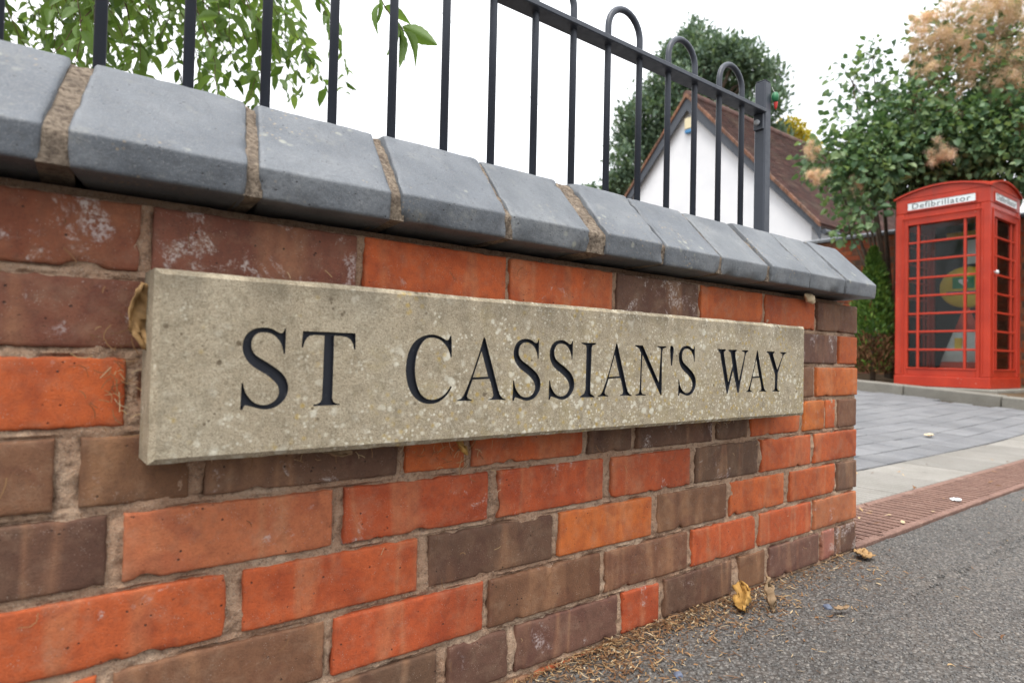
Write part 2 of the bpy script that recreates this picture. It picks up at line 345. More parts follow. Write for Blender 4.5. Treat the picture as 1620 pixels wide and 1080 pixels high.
def asph_z(x, y):
    e = mnoise.noise(Vector((x*7, y*7, 1.3)))*.0025 + mnoise.noise(Vector((x*26, y*26, 4)))*.0012
    crack = math.exp(-((y+.21+.015*math.sin(x*9))/.007)**2)*.006 if x > -.25 else 0
    return gz(x, y) + e - crack - .004 if -1.5 < y else gz(x, y) - .004
sheet('road', [-200, -60, -20, -8, -4, -2.6] + lin(-1.9, 2.5, 220) + lin(2.8, 7, 14) + [12, 40, 200], [-40, -20, -8, -4, -2.5] + lin(-1.45, -.004, 96), asph_z, M_asph)

# loose aggregate standing proud of the asphalt binder
def chips(name, n, seed, rx, ry, s0, s1, mat, sink=.35, dens=None):
    g = np.random.default_rng(seed); x = g.uniform(*rx, n); y = g.uniform(*ry, n)
    if dens is not None: k = dens(x, y) > g.random(n); x, y = x[k], y[k]; n = len(x)
    z = np.array([asph_z(a, b) for a, b in zip(x, y)])
    base = np.array([(1, 0, 0), (0, 1, 0), (-1, 0, 0), (0, -1, 0), (.15, .1, .62), (0, 0, -.6)])
    sz = g.uniform(s0, s1, n)*.5
    P = base[None] * (sz[:, None, None]*g.uniform(.6, 1.35, (n, 6, 1)))
    P[:, :, 1] *= g.uniform(.55, 1, (n, 1))
    a = g.uniform(0, 6.28, n); t = g.normal(0, .35, n)
    ct, st = np.cos(t)[:, None], np.sin(t)[:, None]
    X, Y, Z = P[:, :, 0]*ct+P[:, :, 2]*st, P[:, :, 1], -P[:, :, 0]*st+P[:, :, 2]*ct
    ca, sa = np.cos(a)[:, None], np.sin(a)[:, None]
    V = np.stack([X*ca-Y*sa + x[:, None], X*sa+Y*ca + y[:, None], Z + (z+sz*(.5-sink))[:, None]], 2).reshape(-1, 3)
    f = np.array([(0, 1, 4), (1, 2, 4), (2, 3, 4), (3, 0, 4), (1, 0, 5), (2, 1, 5), (3, 2, 5), (0, 3, 5)])
    F = (f[None] + (np.arange(n)*6)[:, None, None]).reshape(-1, 3)
    return mesh_obj(name, np_mesh(name, V, F, mat))
M_chip = mat_island('road_stone', [(0, (.060, .058, .056, 1)), (.4, (.098, .093, .088, 1)), (.75, (.130, .123, .115, 1)), (.92, (.165, .152, .137, 1)), (1, (.21, .19, .168, 1))], .65, .4)
o = chips('road_aggregate', 52000, 3, (-1.05, 1.9), (-.85, -.005), .0035, .0095, M_chip, .55, lambda x, y: 1.15-.35*np.clip(x, 0, 2))
tag(o, 'fine grey stone chips bedded in the asphalt surface', 'gravel', kind='stuff')

# ------------------------------------------------------------------ the brick wall
TINT = {'o': srgb(210, 100, 46, .78), 'r': srgb(200, 90, 44, .78), 'l': srgb(206, 120, 76, .80), 'y': srgb(214, 114, 48, .80), 'b': srgb(134, 92, 66, .74),
        'd': srgb(116, 83, 65, .74), 'p': srgb(122, 85, 71, .75), 'k': srgb(178, 112, 96, .8), 'w': srgb(164, 96, 64, .78), 'q': srgb(142, 86, 66, .76)}
ROWS = {
 8: [(-1.929, -1.715, 'o', .3), (-1.704, -1.54, 'w', .6), (-1.529, -1.314, 'q', .75), (-1.304, -1.09, 'o', .1), (-1.081, -.871, 'o', .3), (-.86, -.643, 'p', .7), (-.634, -.426, 'o', .3), (-.414, -.209, 'o', .2), (-.198, -.002, 'b', .5)],
 7: [(-1.905, -1.68, 'o', .2), (-1.67, -1.454, 'q', .4), (-1.444, -1.229, 'o', .1), (-1.219, -1.004, 'b', .1), (-.994, -.779, 'o', .1), (-.769, -.554, 'b', .1), (-.544, -.329, 'o', .1), (-.317, -.105, 'p', .6), (-.091, 0, 'o', .1)],
 6: [(-1.98, -1.765, 'b', .2), (-1.755, -1.548, 'o', .15), (-1.534, -1.327, 'o', .1), (-1.317, -1.104, 'b', .1), (-1.094, -.879, 'o', .1), (-.869, -.654, 'o', .1), (-.644, -.439, 'd', .1), (-.429, -.214, 'b', .4), (-.199, .002, 'y', .3)],
 5: [(-1.92, -1.706, 'o', .2), (-1.696, -1.602, 'b', .2), (-1.582, -1.489, 'b', .25), (-1.474, -1.253, 'd', .3), (-1.241, -1.152, 'o', .1), (-1.14, -.933, 'o', .1), (-.919, -.819, 'd', .2), (-.805, -.595, 'd', .4), (-.578, -.476, 'd', .2), (-.462, -.271, 'o', .1), (-.254, -.163, 'y', .3), (-.151, -.108, 'o', .1), (-.094, -.001, 'b', .3)],
 4: [(-1.975, -1.762, 'o', .2), (-1.751, -1.559, 'd', .15), (-1.545, -1.336, 'l', .3), (-1.321, -1.112, 'r', .45), (-1.094, -.885, 'r', .3), (-.866, -.66, 'r', .3), (-.641, -.435, 'd', .4), (-.421, -.222, 'o', .2), (-.202, .001, 'o', .2)],
 3: [(-1.91, -1.695, 'd', .2), (-1.684, -1.45, 'r', .3), (-1.433, -1.221, 'r', .1), (-1.204, -.991, 'd', .15), (-.977, -.765, 'y', .05), (-.749, -.544, 'b', .2), (-.531, -.333, 'o', .2), (-.31, -.108, 'o', .2), (-.092, .003, 'd', .3)],
 2: [(-1.97, -1.757, 'o', .2), (-1.746, -1.563, 'o', .2), (-1.551, -1.341, 'b', .15), (-1.33, -1.117, 'r', .1), (-1.106, -.888, 'b', .2), (-.876, -.664, 'b', .2), (-.649, -.443, 'r', .2), (-.427, -.219, 'r', .2), (-.201, .003, 'l', .4)],
 1: [(-1.85, -1.64, 'o', .2), (-1.628, -1.53, 'd', .2), (-1.518, -1.417, 'o', .2), (-1.405, -1.189, 'd', .3), (-1.17, -1.072, 'p', .2), (-1.056, -.846, 'p', .3), (-.834, -.743, 'r', .2), (-.724, -.523, 'd', .3), (-.497, -.406, 'b', .3), (-.389, -.182, 'p', .5), (-.165, -.107, 'k', .7), (-.098, .004, 'd', .8)],
 0: [(-1.9, -1.7, 'd', .3), (-1.69, -1.48, 'r', .2), (-1.47, -1.255, 'd', .3), (-1.245, -1.03, 'b', .3), (-1.02, -.80, 'r', .2), (-.79, -.575, 'd', .3), (-.565, -.35, 'r', .3), (-.34, -.125, 'd', .3), (-.115, 0, 'd', .3)]}
def N3(a, b, c): return mnoise.noise(Vector((a, b, c)))
def brick_mesh(w, h, d, seed, chip=1.0):
    """fired brick: origin at the middle of the front face (facing -y), worn arrises and chipped corners"""
    nx = max(6, int(w/.006)); nz = max(6, int(h/.006)); s = seed*13.7
    ins = [0, .0010, .0032]                       # arris rounding rings
    us = ins + lin(.010, w-.010, nx) + [w-.0032, w-.0010, w]
    vs_ = ins + lin(.010, h-.010, nz) + [h-.0032, h-.0010, h]
    dep = lambda q, L: max((.0020, .0005, .0000)[i] if abs(q-v) < 1e-9 or abs(L-q-v) < 1e-9 else 0 for i, v in enumerate((0, .0010, .0032)))
    wt, wb = [.0022*N3(s, i, 1) for i in range(2)], 0
    V = []; nu, nv = len(us), len(vs_)
    for v in vs_:
        for u in us:
            x, z = u-w/2, v-h/2
            eu, ev = min(u, w-u), min(v, h-v); e = min(eu, ev)
            y = dep(u, w) + dep(v, h)
            f = max(0, 1-e/.008)                  # ragged outline near the edges
            if f > 0:
                r = (N3(x*40+s, z*40, s) * .0007 + N3(x*230, z*230+s, s)*.0011)
                c = N3(x*48+s*2, z*48, s+9); c = max(0, c-.40)*.020*chip*(1.0 if z < 0 else .55)
                k = f*f*(r + c)
                x -= math.copysign(1, x)*k if eu < .008 else 0; z -= math.copysign(1, z)*k if ev < .008 else 0
                y += f*c*.5 + f*abs(r)*.8
            y += N3(x*9+s, z*9, 3)*.0005 + N3(x*90, z*90+s, 5)*.00018
            V.append((x, y, z + (x/w)*wt[0]))
    F = [(j*nu+i, j*nu+i+1, (j+1)*nu+i+1, (j+1)*nu+i) for j in range(nv-1) for i in range(nu-1)]
    ring = [i for i in range(nu)] + [j*nu+nu-1 for j in range(1, nv)] + [(nv-1)*nu+i for i in range(nu-2, -1, -1)] + [j*nu for j in range(nv-2, 0, -1)]
    b = len(V); V += [(V[i][0], d, V[i][2]) for i in ring]; n = len(ring)
    F += [(ring[i], b+i, b+(i+1) % n, ring[(i+1) % n]) for i in range(n)] + [tuple(b+i for i in range(n))]
    me = bpy.data.meshes.new('brick'); me.from_pydata(V, [], F); me.materials.append(M_brick)
    bm = bmesh.new(); bm.from_mesh(me); bmesh.ops.recalc_face_normals(bm, faces=bm.faces); bm.to_mesh(me); bm.free()
    me.polygons.foreach_set('use_smooth', [True]*(len(F)-1)+[False]); me.set_sharp_from_angle(angle=math.radians(50))
    return me
wall = empty('brick_wall', (-.95, .1, 0))
tag(wall, 'low wall of mottled orange and brown bricks with blue coping', 'wall')
sd_ = 0
for r, L in ROWS.items():
    z0 = (r-1)*.075
    for (a, b, c, e) in L:
        sd_ += 1; w = b-a; header = w < .12 or r in (1, 5)
        me = brick_mesh(w, .0655, .0975 if not header else .2, sd_, .9)
        k = rnd.uniform(.93, 1.07); t = TINT[c]
        o = mesh_obj('brick', me, None, wall, Matrix.Translation(((a+b)/2, rnd.uniform(-.0012, .0012), z0+.0325)))
        o.color = (t[0]*k, t[1]*k*rnd.uniform(.95, 1.06), t[2]*k, e)
    if r in (2, 3, 4, 6, 7, 8):                    # rear leaf at the wall end
        me = brick_mesh(.2, .065, .1, 300+r); o = mesh_obj('brick', me, None, wall, Matrix.Translation((-.1+.001, .2165, z0+.0325)) @ Matrix.Rotation(math.pi, 4, 'Z'))
        o.color = TINT[rnd.choice('odbr')][:3] + (.2,)
# mortar core with a rough, roughly struck joint face
xs = lin(-1.985, -.004, 620); zs = lin(-.09, .6035, 222); V = []
import bisect
EDG = {r: [(a, b) for a, b, *_ in L] for r, L in ROWS.items()}
for z in zs:
    r = min(8, max(0, int(math.floor((z+.005)/.075))+1)); L = EDG[r]; st_ = [q[0] for q in L]; z0 = (r-1)*.075
    dz = min(abs(z-z0), abs(z-z0-.0655))
    for x in xs:
        k = max(0, bisect.bisect(st_, x)-1); dx = min(abs(x-L[k][0]), abs(x-L[k][1]), abs(x-L[min(k+1, len(L)-1)][0]))
        inz = z0-.002 < z < z0+.0675; e = dx if inz and dx < dz else dz
        y = .0036 + N3(x*28, z*28, 2)*.0036 + N3(x*90, z*90, 7)*.0024 + N3(x*240, z*240, 7)*.0014
        gap = max(0, 1-e/.0042)*max(0, .35+N3(x*22, z*40, 31))*.008     # shrinkage gap beside the brick
        smear = max(0, N3(x*11, z*17, 20)-.22)*.016
        y = max(.0010, y - smear) + gap
        if z > .5925: y += .030
        V.append((x, y, z))
n = len(xs); F = [(j*n+i, j*n+i+1, (j+1)*n+i+1, (j+1)*n+i) for j in range(len(zs)-1) for i in range(n-1)]
b = len(V); rg = list(range(n)) + [j*n+n-1 for j in range(1, len(zs))] + [(len(zs)-1)*n+i for i in range(n-2, -1, -1)] + [j*n for j in range(len(zs)-2, 0, -1)]
V += [(V[i][0], .209, V[i][2]) for i in rg]
F += [(rg[i], b+i, b+(i+1) % len(rg), rg[(i+1) % len(rg)]) for i in range(len(rg))] + [tuple(b+i for i in range(len(rg)))]
me = bpy.data.meshes.new('mortar'); me.from_pydata(V, [], F); me.materials.append(M_mortar)
bm = bmesh.new(); bm.from_mesh(me); bmesh.ops.recalc_face_normals(bm, faces=bm.faces); bm.to_mesh(me); bm.free()
me.polygons.foreach_set('use_smooth', [True]*(len(F)-1)+[False]); me.set_sharp_from_angle(angle=math.radians(60))
mesh_obj('mortar', me, None, wall)

# canted blue coping bricks
CP = [(-2.0, -1.795), (-1.78, -1.624), (-1.603, -1.457), (-1.443, -1.297), (-1.281, -1.129), (-1.118, -.972), (-.938, -.809), (-.797, -.651), (-.638, -.489), (-.477, -.333), (-.326, -.179), (-.170, -.024)]
FR, RG, ZB, ZK, ZT = -.05, .061, .605, .6365, .7405
def coping_mesh(w, seed):
    prof = []                                   # (y, z) with softened arrises, front foot to back foot
    def arc(p0, p1, p2, r, k=4):
        a = (Vector(p0)-Vector(p1)).normalized(); c = (Vector(p2)-Vector(p1)).normalized(); P1 = Vector(p1)
        A, B = P1+a*r, P1+c*r
        return [tuple((1-t)**2*A+2*t*(1-t)*P1+t*t*B) for t in [i/k for i in range(k+1)]]
    def seg(a, b, k): return [tuple(Vector(a).lerp(Vector(b), i/k)) for i in range(1, k)]
    p = [(.10, ZB+.002), (FR+.004, ZB), (FR, ZK), (RG, ZT), (.154, ZT), (.265, ZK), (.265, ZB), (.10, ZB+.002)]
    prof = [p[0]]
    pr = [arc(p[i-1], p[i], p[i+1], (.004, .0028, .005, .008, .006, .005)[i-1]) for i in range(1, 7)]
    prof += seg(p[0], pr[0][0], 4) + pr[0] + seg(pr[0][-1], pr[1][0], 4) + pr[1] + seg(pr[1][-1], pr[2][0], 12) + pr[2] + seg(pr[2][-1], pr[3][0], 5) + pr[3] + seg(pr[3][-1], pr[4][0], 6) + pr[4] + pr[5]
    us = [0, .0018, .006] + lin(.012, w-.012, max(6, int(w/.011))) + [w-.006, w-.0018, w]; s = seed*7.3; V = []; m_ = len(prof)
    cen = Vector((.10, .655))
    for u in us:
        e = min(u, w-u); pull = .0026 if e == 0 else (.0007 if e < .002 else 0)
        for (y, z) in prof:
            q = Vector((y, z)); d = (q-cen).normalized()
            f = max(0, 1-e/.014); low = max(0, 1-abs(z-ZB)/.012) if y < 0 else 0
            c = max(0, N3(u*28+s, y*28, z*28+s)-.26)*.02*f + max(0, N3(u*30+s, y*40, s)-.12)*.016*low
            q = q - d*(pull + c + N3(u*12+s, y*12, z*12)*.0013 + N3(u*70+s, y*70, z*70)*.0006)
            x = u-w/2; x -= math.copysign(1, x)*f*(N3(y*60+s, z*60, u)*.0020+.0006)
            x += .23*(min(q.x, RG)+.05)
            V.append((x, q.x, q.y))
    F = [(i*m_+j, i*m_+(j+1) % m_, (i+1)*m_+(j+1) % m_, (i+1)*m_+j) for i in range(len(us)-1) for j in range(m_)]
    F += [tuple(range(m_)), tuple((len(us)-1)*m_+j for j in range(m_))[::-1]]
    me = bpy.data.meshes.new('coping_brick'); me.from_pydata(V, [], F); me.materials.append(M_coping)
    bm = bmesh.new(); bm.from_mesh(me); bmesh.ops.recalc_face_normals(bm, faces=bm.faces); bm.to_mesh(me); bm.free()
    me.polygons.foreach_set('use_smooth', [True]*len(F)); me.set_sharp_from_angle(angle=math.radians(55)); return me
CP = [(a-.0012, b+.0012) for a, b in CP]
for i, (a, b) in enumerate(CP):
    mesh_obj('coping_brick', coping_mesh(b-a, i+1), None, wall, Matrix.Translation(((a+b)/2, rnd.uniform(-.0015, .0015), rnd.uniform(-.001, .001))) @ Matrix.Rotation(rnd.uniform(-.006, .006), 4, 'X'))
M_joint = None
def mat_joint():
    t = NT('coping_mortar'); v = t.coord(); n1 = t.noise(v, 25, 5, .65); n2 = t.noise(v, 180, 5, .7)
    c = t.ramp(n1, [(.3, srgb(112, 102, 92, .75)), (.5, srgb(152, 137, 120, .75)), (.7, srgb(170, 155, 136, .75))])
    c = t.mix(t.ramp(n2, [(.38, .8), (.55, 0)]), c, srgb(84, 72, 64, .8)); c = t.mix(t.ramp(t.noise(v, 60, 4, .7), [(.58, 0), (.7, .7)]), c, srgb(188, 172, 150, .8))
    t.bump(n2, 1.0, .005); return t.fin(c, .95, .15)
M_joint = mat_joint()
for i in range(len(CP)-1):
    a, b = CP[i][1]-.004, CP[i+1][0]+.004; pr = [(FR+.010, ZB+.002), (FR+.0085, ZK-.001), (RG+.003, ZT-.008), (.153, ZT-.006), (.262, ZK), (.262, ZB)]
    pts = []
    for j in range(len(pr)-1):
        k = (5, 16, 6, 6, 3)[j]; pts += [tuple(Vector(pr[j]).lerp(Vector(pr[j+1]), q/k)) for q in range(k)]
    pts.append(pr[-1]); us = lin(a, b, 5); V = []; m_ = len(pts); cen = Vector((.1, .65))
    for u in us:
        for (y, z) in pts:
            q = Vector((y, z)); d = (q-cen).normalized(); q += d*(.002+N3(u*120, y*45, z*45+i)*.0045 + N3(u*300, y*160, z*160)*.0018)
            V.append((u+.23*(min(q.x, RG)+.05), q.x, q.y))
    F = [(x*m_+j, x*m_+(j+1) % m_, (x+1)*m_+(j+1) % m_, (x+1)*m_+j) for x in range(5) for j in range(m_)] + [tuple(range(m_)), tuple(5*m_+j for j in range(m_))]
    mb = MB(); mb.add(V, F); o = mb.build('coping_joint', M_joint, wall, True)
    o.data.set_sharp_from_angle(angle=math.radians(60))

# ------------------------------------------------------------------ stone street-name plate, letters cut into its face
GLYPHS = {
 'S': '0.882,0.997 0.916,0.998 0.916,0.92 0.915,0.803 0.909,0.684 0.876,0.683 0.852,0.755 0.807,0.818 0.733,0.875 0.641,0.916 0.54,0.937 0.431,0.941 0.333,0.93 0.257,0.9 0.208,0.853 0.189,0.796 0.202,0.74 0.249,0.687 0.329,0.645 0.439,0.606 0.56,0.567 0.682,0.521 0.806,0.47 0.9,0.415 0.965,0.353 1,0.283 0.994,0.207 0.946,0.137 0.858,0.075 0.749,0.03 0.63,0.007 0.511,0 0.393,0.01 0.275,0.03 0.178,0.046 0.111,0.056 0.073,0.045 0.053,0.005 0,0.004 0.005,0.093 0.008,0.205 0.011,0.324 0.045,0.324 0.067,0.266 0.102,0.21 0.163,0.156 0.242,0.107 0.341,0.071 0.449,0.056 0.557,0.059 0.665,0.083 0.744,0.123 0.791,0.174 0.799,0.226 0.771,0.284 0.712,0.331 0.619,0.381 0.508,0.429 0.388,0.469 0.259,0.514 0.15,0.568 0.07,0.631 0.019,0.704 0.009,0.777 0.03,0.844 0.084,0.907 0.167,0.954 0.272,0.985 0.398,1 0.526,1 0.637,0.983 0.729,0.956 0.801,0.941 0.841,0.944 0.871,0.965',
 'T': '0.016,1 0.99,1 1,0.884 0.999,0.773 0.971,0.772 0.95,0.85 0.899,0.908 0.825,0.939 0.726,0.951 0.584,0.951 0.587,0.707 0.585,0.386 0.583,0.092 0.605,0.05 0.656,0.026 0.732,0.018 0.733,0.004 0.499,0.002 0.234,0 0.239,0.02 0.309,0.027 0.368,0.055 0.392,0.095 0.398,0.387 0.402,0.704 0.407,0.949 0.239,0.954 0.147,0.941 0.089,0.91 0.05,0.855 0.028,0.783 0,0.783 0.007,0.898',
 'C': '0.933,0.991 0.964,0.992 0.975,0.845 0.979,0.676 0.955,0.675 0.915,0.766 0.851,0.843 0.745,0.912 0.641,0.944 0.526,0.954 0.414,0.934 0.324,0.873 0.254,0.78 0.209,0.663 0.19,0.513 0.205,0.38 0.249,0.256 0.319,0.155 0.421,0.087 0.534,0.063 0.674,0.07 0.801,0.114 0.89,0.173 0.965,0.253 1,0.244 0.93,0.155 0.828,0.079 0.701,0.022 0.549,0 0.386,0.015 0.249,0.065 0.136,0.149 0.055,0.266 0.012,0.397 0,0.512 0.017,0.644 0.065,0.768 0.145,0.869 0.253,0.938 0.387,0.984 0.537,1 0.678,0.984 0.782,0.952 0.856,0.925 0.9,0.933',
 'A': '0.508,1 0.543,0.968 0.622,0.749 0.729,0.454 0.824,0.194 0.869,0.091 0.929,0.033 1,0.013 0.998,0 0.817,0.012 0.625,0.009 0.627,0.021 0.705,0.038 0.731,0.084 0.714,0.158 0.674,0.269 0.64,0.343 0.301,0.33 0.261,0.237 0.214,0.129 0.197,0.072 0.221,0.039 0.298,0.02 0.297,0.005 0.148,0.009 0,0.009 0.002,0.023 0.078,0.042 0.127,0.091 0.188,0.202 0.297,0.435 0.407,0.708 0.462,0.865 0.491,0.948',
 'Ah': '0.467,0.774 0.614,0.377 0.304,0.366',
 'I': '0.023,0.996 1,1 0.992,0.976 0.763,0.953 0.719,0.896 0.697,0.534 0.667,0.147 0.701,0.069 0.964,0.016 0.965,0 0.001,0.005 0,0.023 0.257,0.072 0.346,0.148 0.356,0.533 0.368,0.892 0.326,0.949 0.043,0.976',
 'N': '0,1 0.247,0.998 0.773,0.264 0.825,0.922 0.801,0.956 0.694,0.982 0.694,0.999 0.999,0.999 1,0.978 0.893,0.947 0.868,0.866 0.872,0.005 0.836,0 0.589,0.336 0.239,0.811 0.221,0.49 0.219,0.087 0.251,0.039 0.361,0.023 0.362,0.006 0.04,0.01 0.04,0.026 0.146,0.052 0.166,0.129 0.186,0.518 0.19,0.838 0.131,0.934 0.009,0.981',
 'Q': '0.424,1 0.913,0.92 1,0.782 0.621,0.015 0.326,0 0,0.775 0.06,0.928',
 'W': '0,1 0.252,0.995 0.248,0.966 0.195,0.937 0.21,0.842 0.348,0.259 0.476,0.634 0.431,0.847 0.402,0.932 0.338,0.966 0.337,0.991 0.612,0.996 0.612,0.973 0.557,0.94 0.568,0.85 0.691,0.288 0.868,0.873 0.867,0.944 0.786,0.968 0.785,0.991 1,0.994 0.996,0.974 0.924,0.933 0.888,0.824 0.687,0.015 0.65,0.015 0.492,0.513 0.33,0 0.299,0.001 0.115,0.731 0.076,0.902 0.009,0.972',
 'Y': '0,0.999 0.403,1 0.403,0.975 0.32,0.942 0.357,0.866 0.548,0.552 0.784,0.873 0.797,0.944 0.688,0.97 0.687,0.992 1,0.994 0.993,0.973 0.87,0.928 0.8,0.837 0.572,0.453 0.553,0.076 0.604,0.029 0.69,0.018 0.684,0 0.308,0.009 0.308,0.027 0.412,0.053 0.432,0.13 0.439,0.411 0.402,0.481 0.162,0.863 0.105,0.938 0.008,0.971',
}
SX0, SX1, SZ0, SZ1, SYF, SYB = -1.5354, -.3683, .3444, .5235, -.06, -.004
SCX, SCZ = (SX0+SX1)/2, (SZ0+SZ1)/2
LET = [('S', -1.4582, -1.412, .3917, .4734), ('T', -1.3994, -1.34, .3936, .4716), ('C', -1.2776, -1.2142, .3918, .4739), ('A', -1.2066, -1.1315, .3936, .474), ('S', -1.1207, -1.0731, .3920, .4737),
       ('S', -1.0582, -1.0106, .3919, .474), ('I', -.9987, -.9689, .3937, .4722), ('A', -.9635, -.8893, .3940, .4736), ('N', -.8845, -.8094, .3937, .4717), ('Q', -.7998, -.7901, .4409, .4736),
       ('S', -.7773, -.7303, .3917, .474), ('W', -.6692, -.5741, .3926, .4712), ('A', -.5805, -.5106, .3940, .4722), ('Y', -.5130, -.4415, .3937, .4705)]
def glyph(k):
    P = [tuple(float(v) for v in q.split(',')) for q in GLYPHS[k].split()]
    if k not in 'SC': return P
    out = []; n = len(P)                         # round the traced curves, keep the serif tips
    for i in range(n):
        p0, p1, p2, p3 = (Vector(P[(i+j) % n]) for j in (-1, 0, 1, 2))
        def sharp(a, b, c): return (b-a).length > 1e-6 and (c-b).length > 1e-6 and (b-a).angle(c-b) > .8
        out.append(tuple(p1))
        t1 = (p2-p1) if sharp(p0, p1, p2) else (p2-p0)/2; t2 = (p2-p1) if sharp(p1, p2, p3) else (p3-p1)/2
        for t in (.33, .67):
            h1, h2, h3, h4 = 2*t**3-3*t*t+1, t**3-2*t*t+t, -2*t**3+3*t*t, t**3-t*t
            out.append(tuple(p1*h1+t1*h2+p2*h3+t2*h4))
    return out
sign = empty('street_name_sign', (SCX, -.03, SZ0)); tag(sign, 'long lichened stone plate cut with ST CASSIAN\'S WAY on the brick wall', 'street sign')
def curve_mesh(name, loops, depth):
    cu = bpy.data.curves.new(name, 'CURVE'); cu.dimensions = '2D'; cu.fill_mode = 'BOTH'; cu.extrude = depth/2
    for L in loops:
        sp = cu.splines.new('POLY'); sp.points.add(len(L)-1); sp.use_cyclic_u = True
        for q, p in zip(sp.points, L): q.co = (p[0], p[1], 0, 1)
    ob = bpy.data.objects.new(name, cu); COL.objects.link(ob)
    me = bpy.data.meshes.new_from_object(ob.evaluated_get(bpy.context.evaluated_depsgraph_get())); bpy.data.objects.remove(ob); bpy.data.curves.remove(cu); return me
loops = []; CH = .0052; DEP = .0055
sx0, sx1, sz0, sz1 = SX0+CH-SCX, SX1-CH-SCX, SZ0+CH-SCZ, SZ1-CH-SCZ
for (k, x0, x1, z0, z1) in LET:
    G = [[(x0+u*(x1-x0)-SCX, z0+v*(z1-z0)-SCZ) for u, v in glyph(k)]]
    if k == 'A': G.append([(x0+u*(x1-x0)-SCX, z0+v*(z1-z0)-SCZ) for u, v in glyph('Ah')])
    loops.append(G)
me = curve_mesh('slab_face', [[(sx0, sz0), (sx1, sz0), (sx1, sz1), (sx0, sz1)]] + [g for G in loops for g in G], DEP)
me.materials.clear(); me.materials.append(M_stone); me.materials.append(M_letter)
for p in me.polygons:                           # walls of the cuts are painted, the rest is bare stone
    c = p.center; inside = sx0+.002 < c.x < sx1-.002 and sz0+.002 < c.y < sz1-.002
    p.material_index = 1 if (abs(p.normal.z) < .5 and inside) else 0; p.use_smooth = False
MS = Matrix.Translation((SCX, SYF+DEP/2, SCZ)) @ Matrix.Rotation(math.pi/2, 4, 'X')
fm = Matrix.Rotation(math.pi/2, 4, 'X'); me.transform(fm)
face = mesh_obj('slab_face', me, None, sign, Matrix.Translation((SCX, SYF+DEP/2, SCZ)))
# body with chamfered margin behind the face sheet
mb = MB(); w2, h2 = (SX1-SX0)/2, (SZ1-SZ0)/2; y0 = -DEP/2; yb = SYB-(SYF+DEP/2); yc = y0+CH*.9
NXs = lin(-1, 1, 60); 
def rect_ring(x, z, y, jit=0):
    P = [(-x+2*x*i/60, y, -z) for i in range(60)] + [(x, y, -z+2*z*i/12) for i in range(12)] + [(x-2*x*i/60, y, z) for i in range(60)] + [(-x, y, z-2*z*i/12) for i in range(12)]
    return [(a + N3(a*60, c*60, y)*jit, b_ + max(0, N3(a*40, c*40, 3)-.2)*jit*2, c + N3(a*60, c*60, y+5)*jit) for a, b_, c in P]
r0 = rect_ring(w2-CH, h2-CH, y0); r1 = rect_ring(w2, h2, yc, .0012); r2 = rect_ring(w2, h2, yb); n = len(r0)
V = r0 + r1 + r2; F = []
for a in (0, 1): F += [(a*n+i, a*n+(i+1) % n, (a+1)*n+(i+1) % n, (a+1)*n+i) for i in range(n)]
F += [tuple(2*n+i for i in range(n))]
mb.add(V, F); body = mb.build('slab', M_stone, sign, False, Matrix.Translation((SCX, SYF+DEP/2, SCZ)))
LN = {'Q': 'apostrophe'}
for (k, *_), G in zip(LET, loops):              # painted floor of each cut letter
    me = curve_mesh('letter', G, .002); me.materials.clear(); me.materials.append(M_letter); me.transform(fm)
    mesh_obj('letter', me, None, sign, Matrix.Translation((SCX, SYF+DEP+.0005, SCZ)))

# ------------------------------------------------------------------ hooped railing on the coping
rail = empty('hooped_railing', (-1.0, .108, ZT)); tag(rail, 'dark painted steel railing with hooped tops standing on the wall coping', 'railing')
RY = .108; BARS = [-.343 - .0877*i for i in range(19)]; RZ = 1.036; BR = .0062
for i in range(0, 19, 2):
    xa, xb = BARS[i], BARS[i+1] if i+1 < 19 else BARS[i]-.0877
    cx, rr = (xa+xb)/2, (xa-xb)/2
    pts = [(xa, RY, ZT-.02), (xa, RY, 1.068)] + [(cx+rr*math.cos(q), RY, 1.068+rr*math.sin(q)*1.02) for q in lin(.2, math.pi-.2, 10)] + [(xb, RY, 1.068), (xb, RY, ZT-.02)]
    MB().tube(pts, BR, 12).build('hooped_bar', M_rail, rail, True)
MB().cbox(-2.05, -.2688, RY-.019, RY+.019, RZ-.005, RZ+.005, .0015).build('top_rail', M_rail, rail)
mb = MB(); mb.cbox(-.2685, -.2415, RY-.014, RY+.014, ZT-.02, 1.110, .003); post = mb.build('post', M_rail, rail)
mb = MB(); mb.cbox(-.267, -.243, RY-.0125, RY+.0125, 1.1102, 1.1125, .001); mb.build('post_cap', M_rail, post)
mb = MB(); mb.cbox(-.2745, -.2688, RY-.012, RY+.012, RZ-.042, RZ-.0052, .001); mb.build('bracket', M_rail, post)
M_galv = mat_plain('galvanised_steel', (.35, .36, .37, 1), .45, .5, .2, 30)
mb = MB(); MM = Matrix.Translation((-.2785, RY+.0, RZ-.026)) @ Matrix.Rotation(math.pi/2, 4, 'Y'); mb.lathe([(.0065, -.004), (.0065, .001), (.004, .003)], 14, 0, MM); mb.build('bolt', M_galv, post, True)
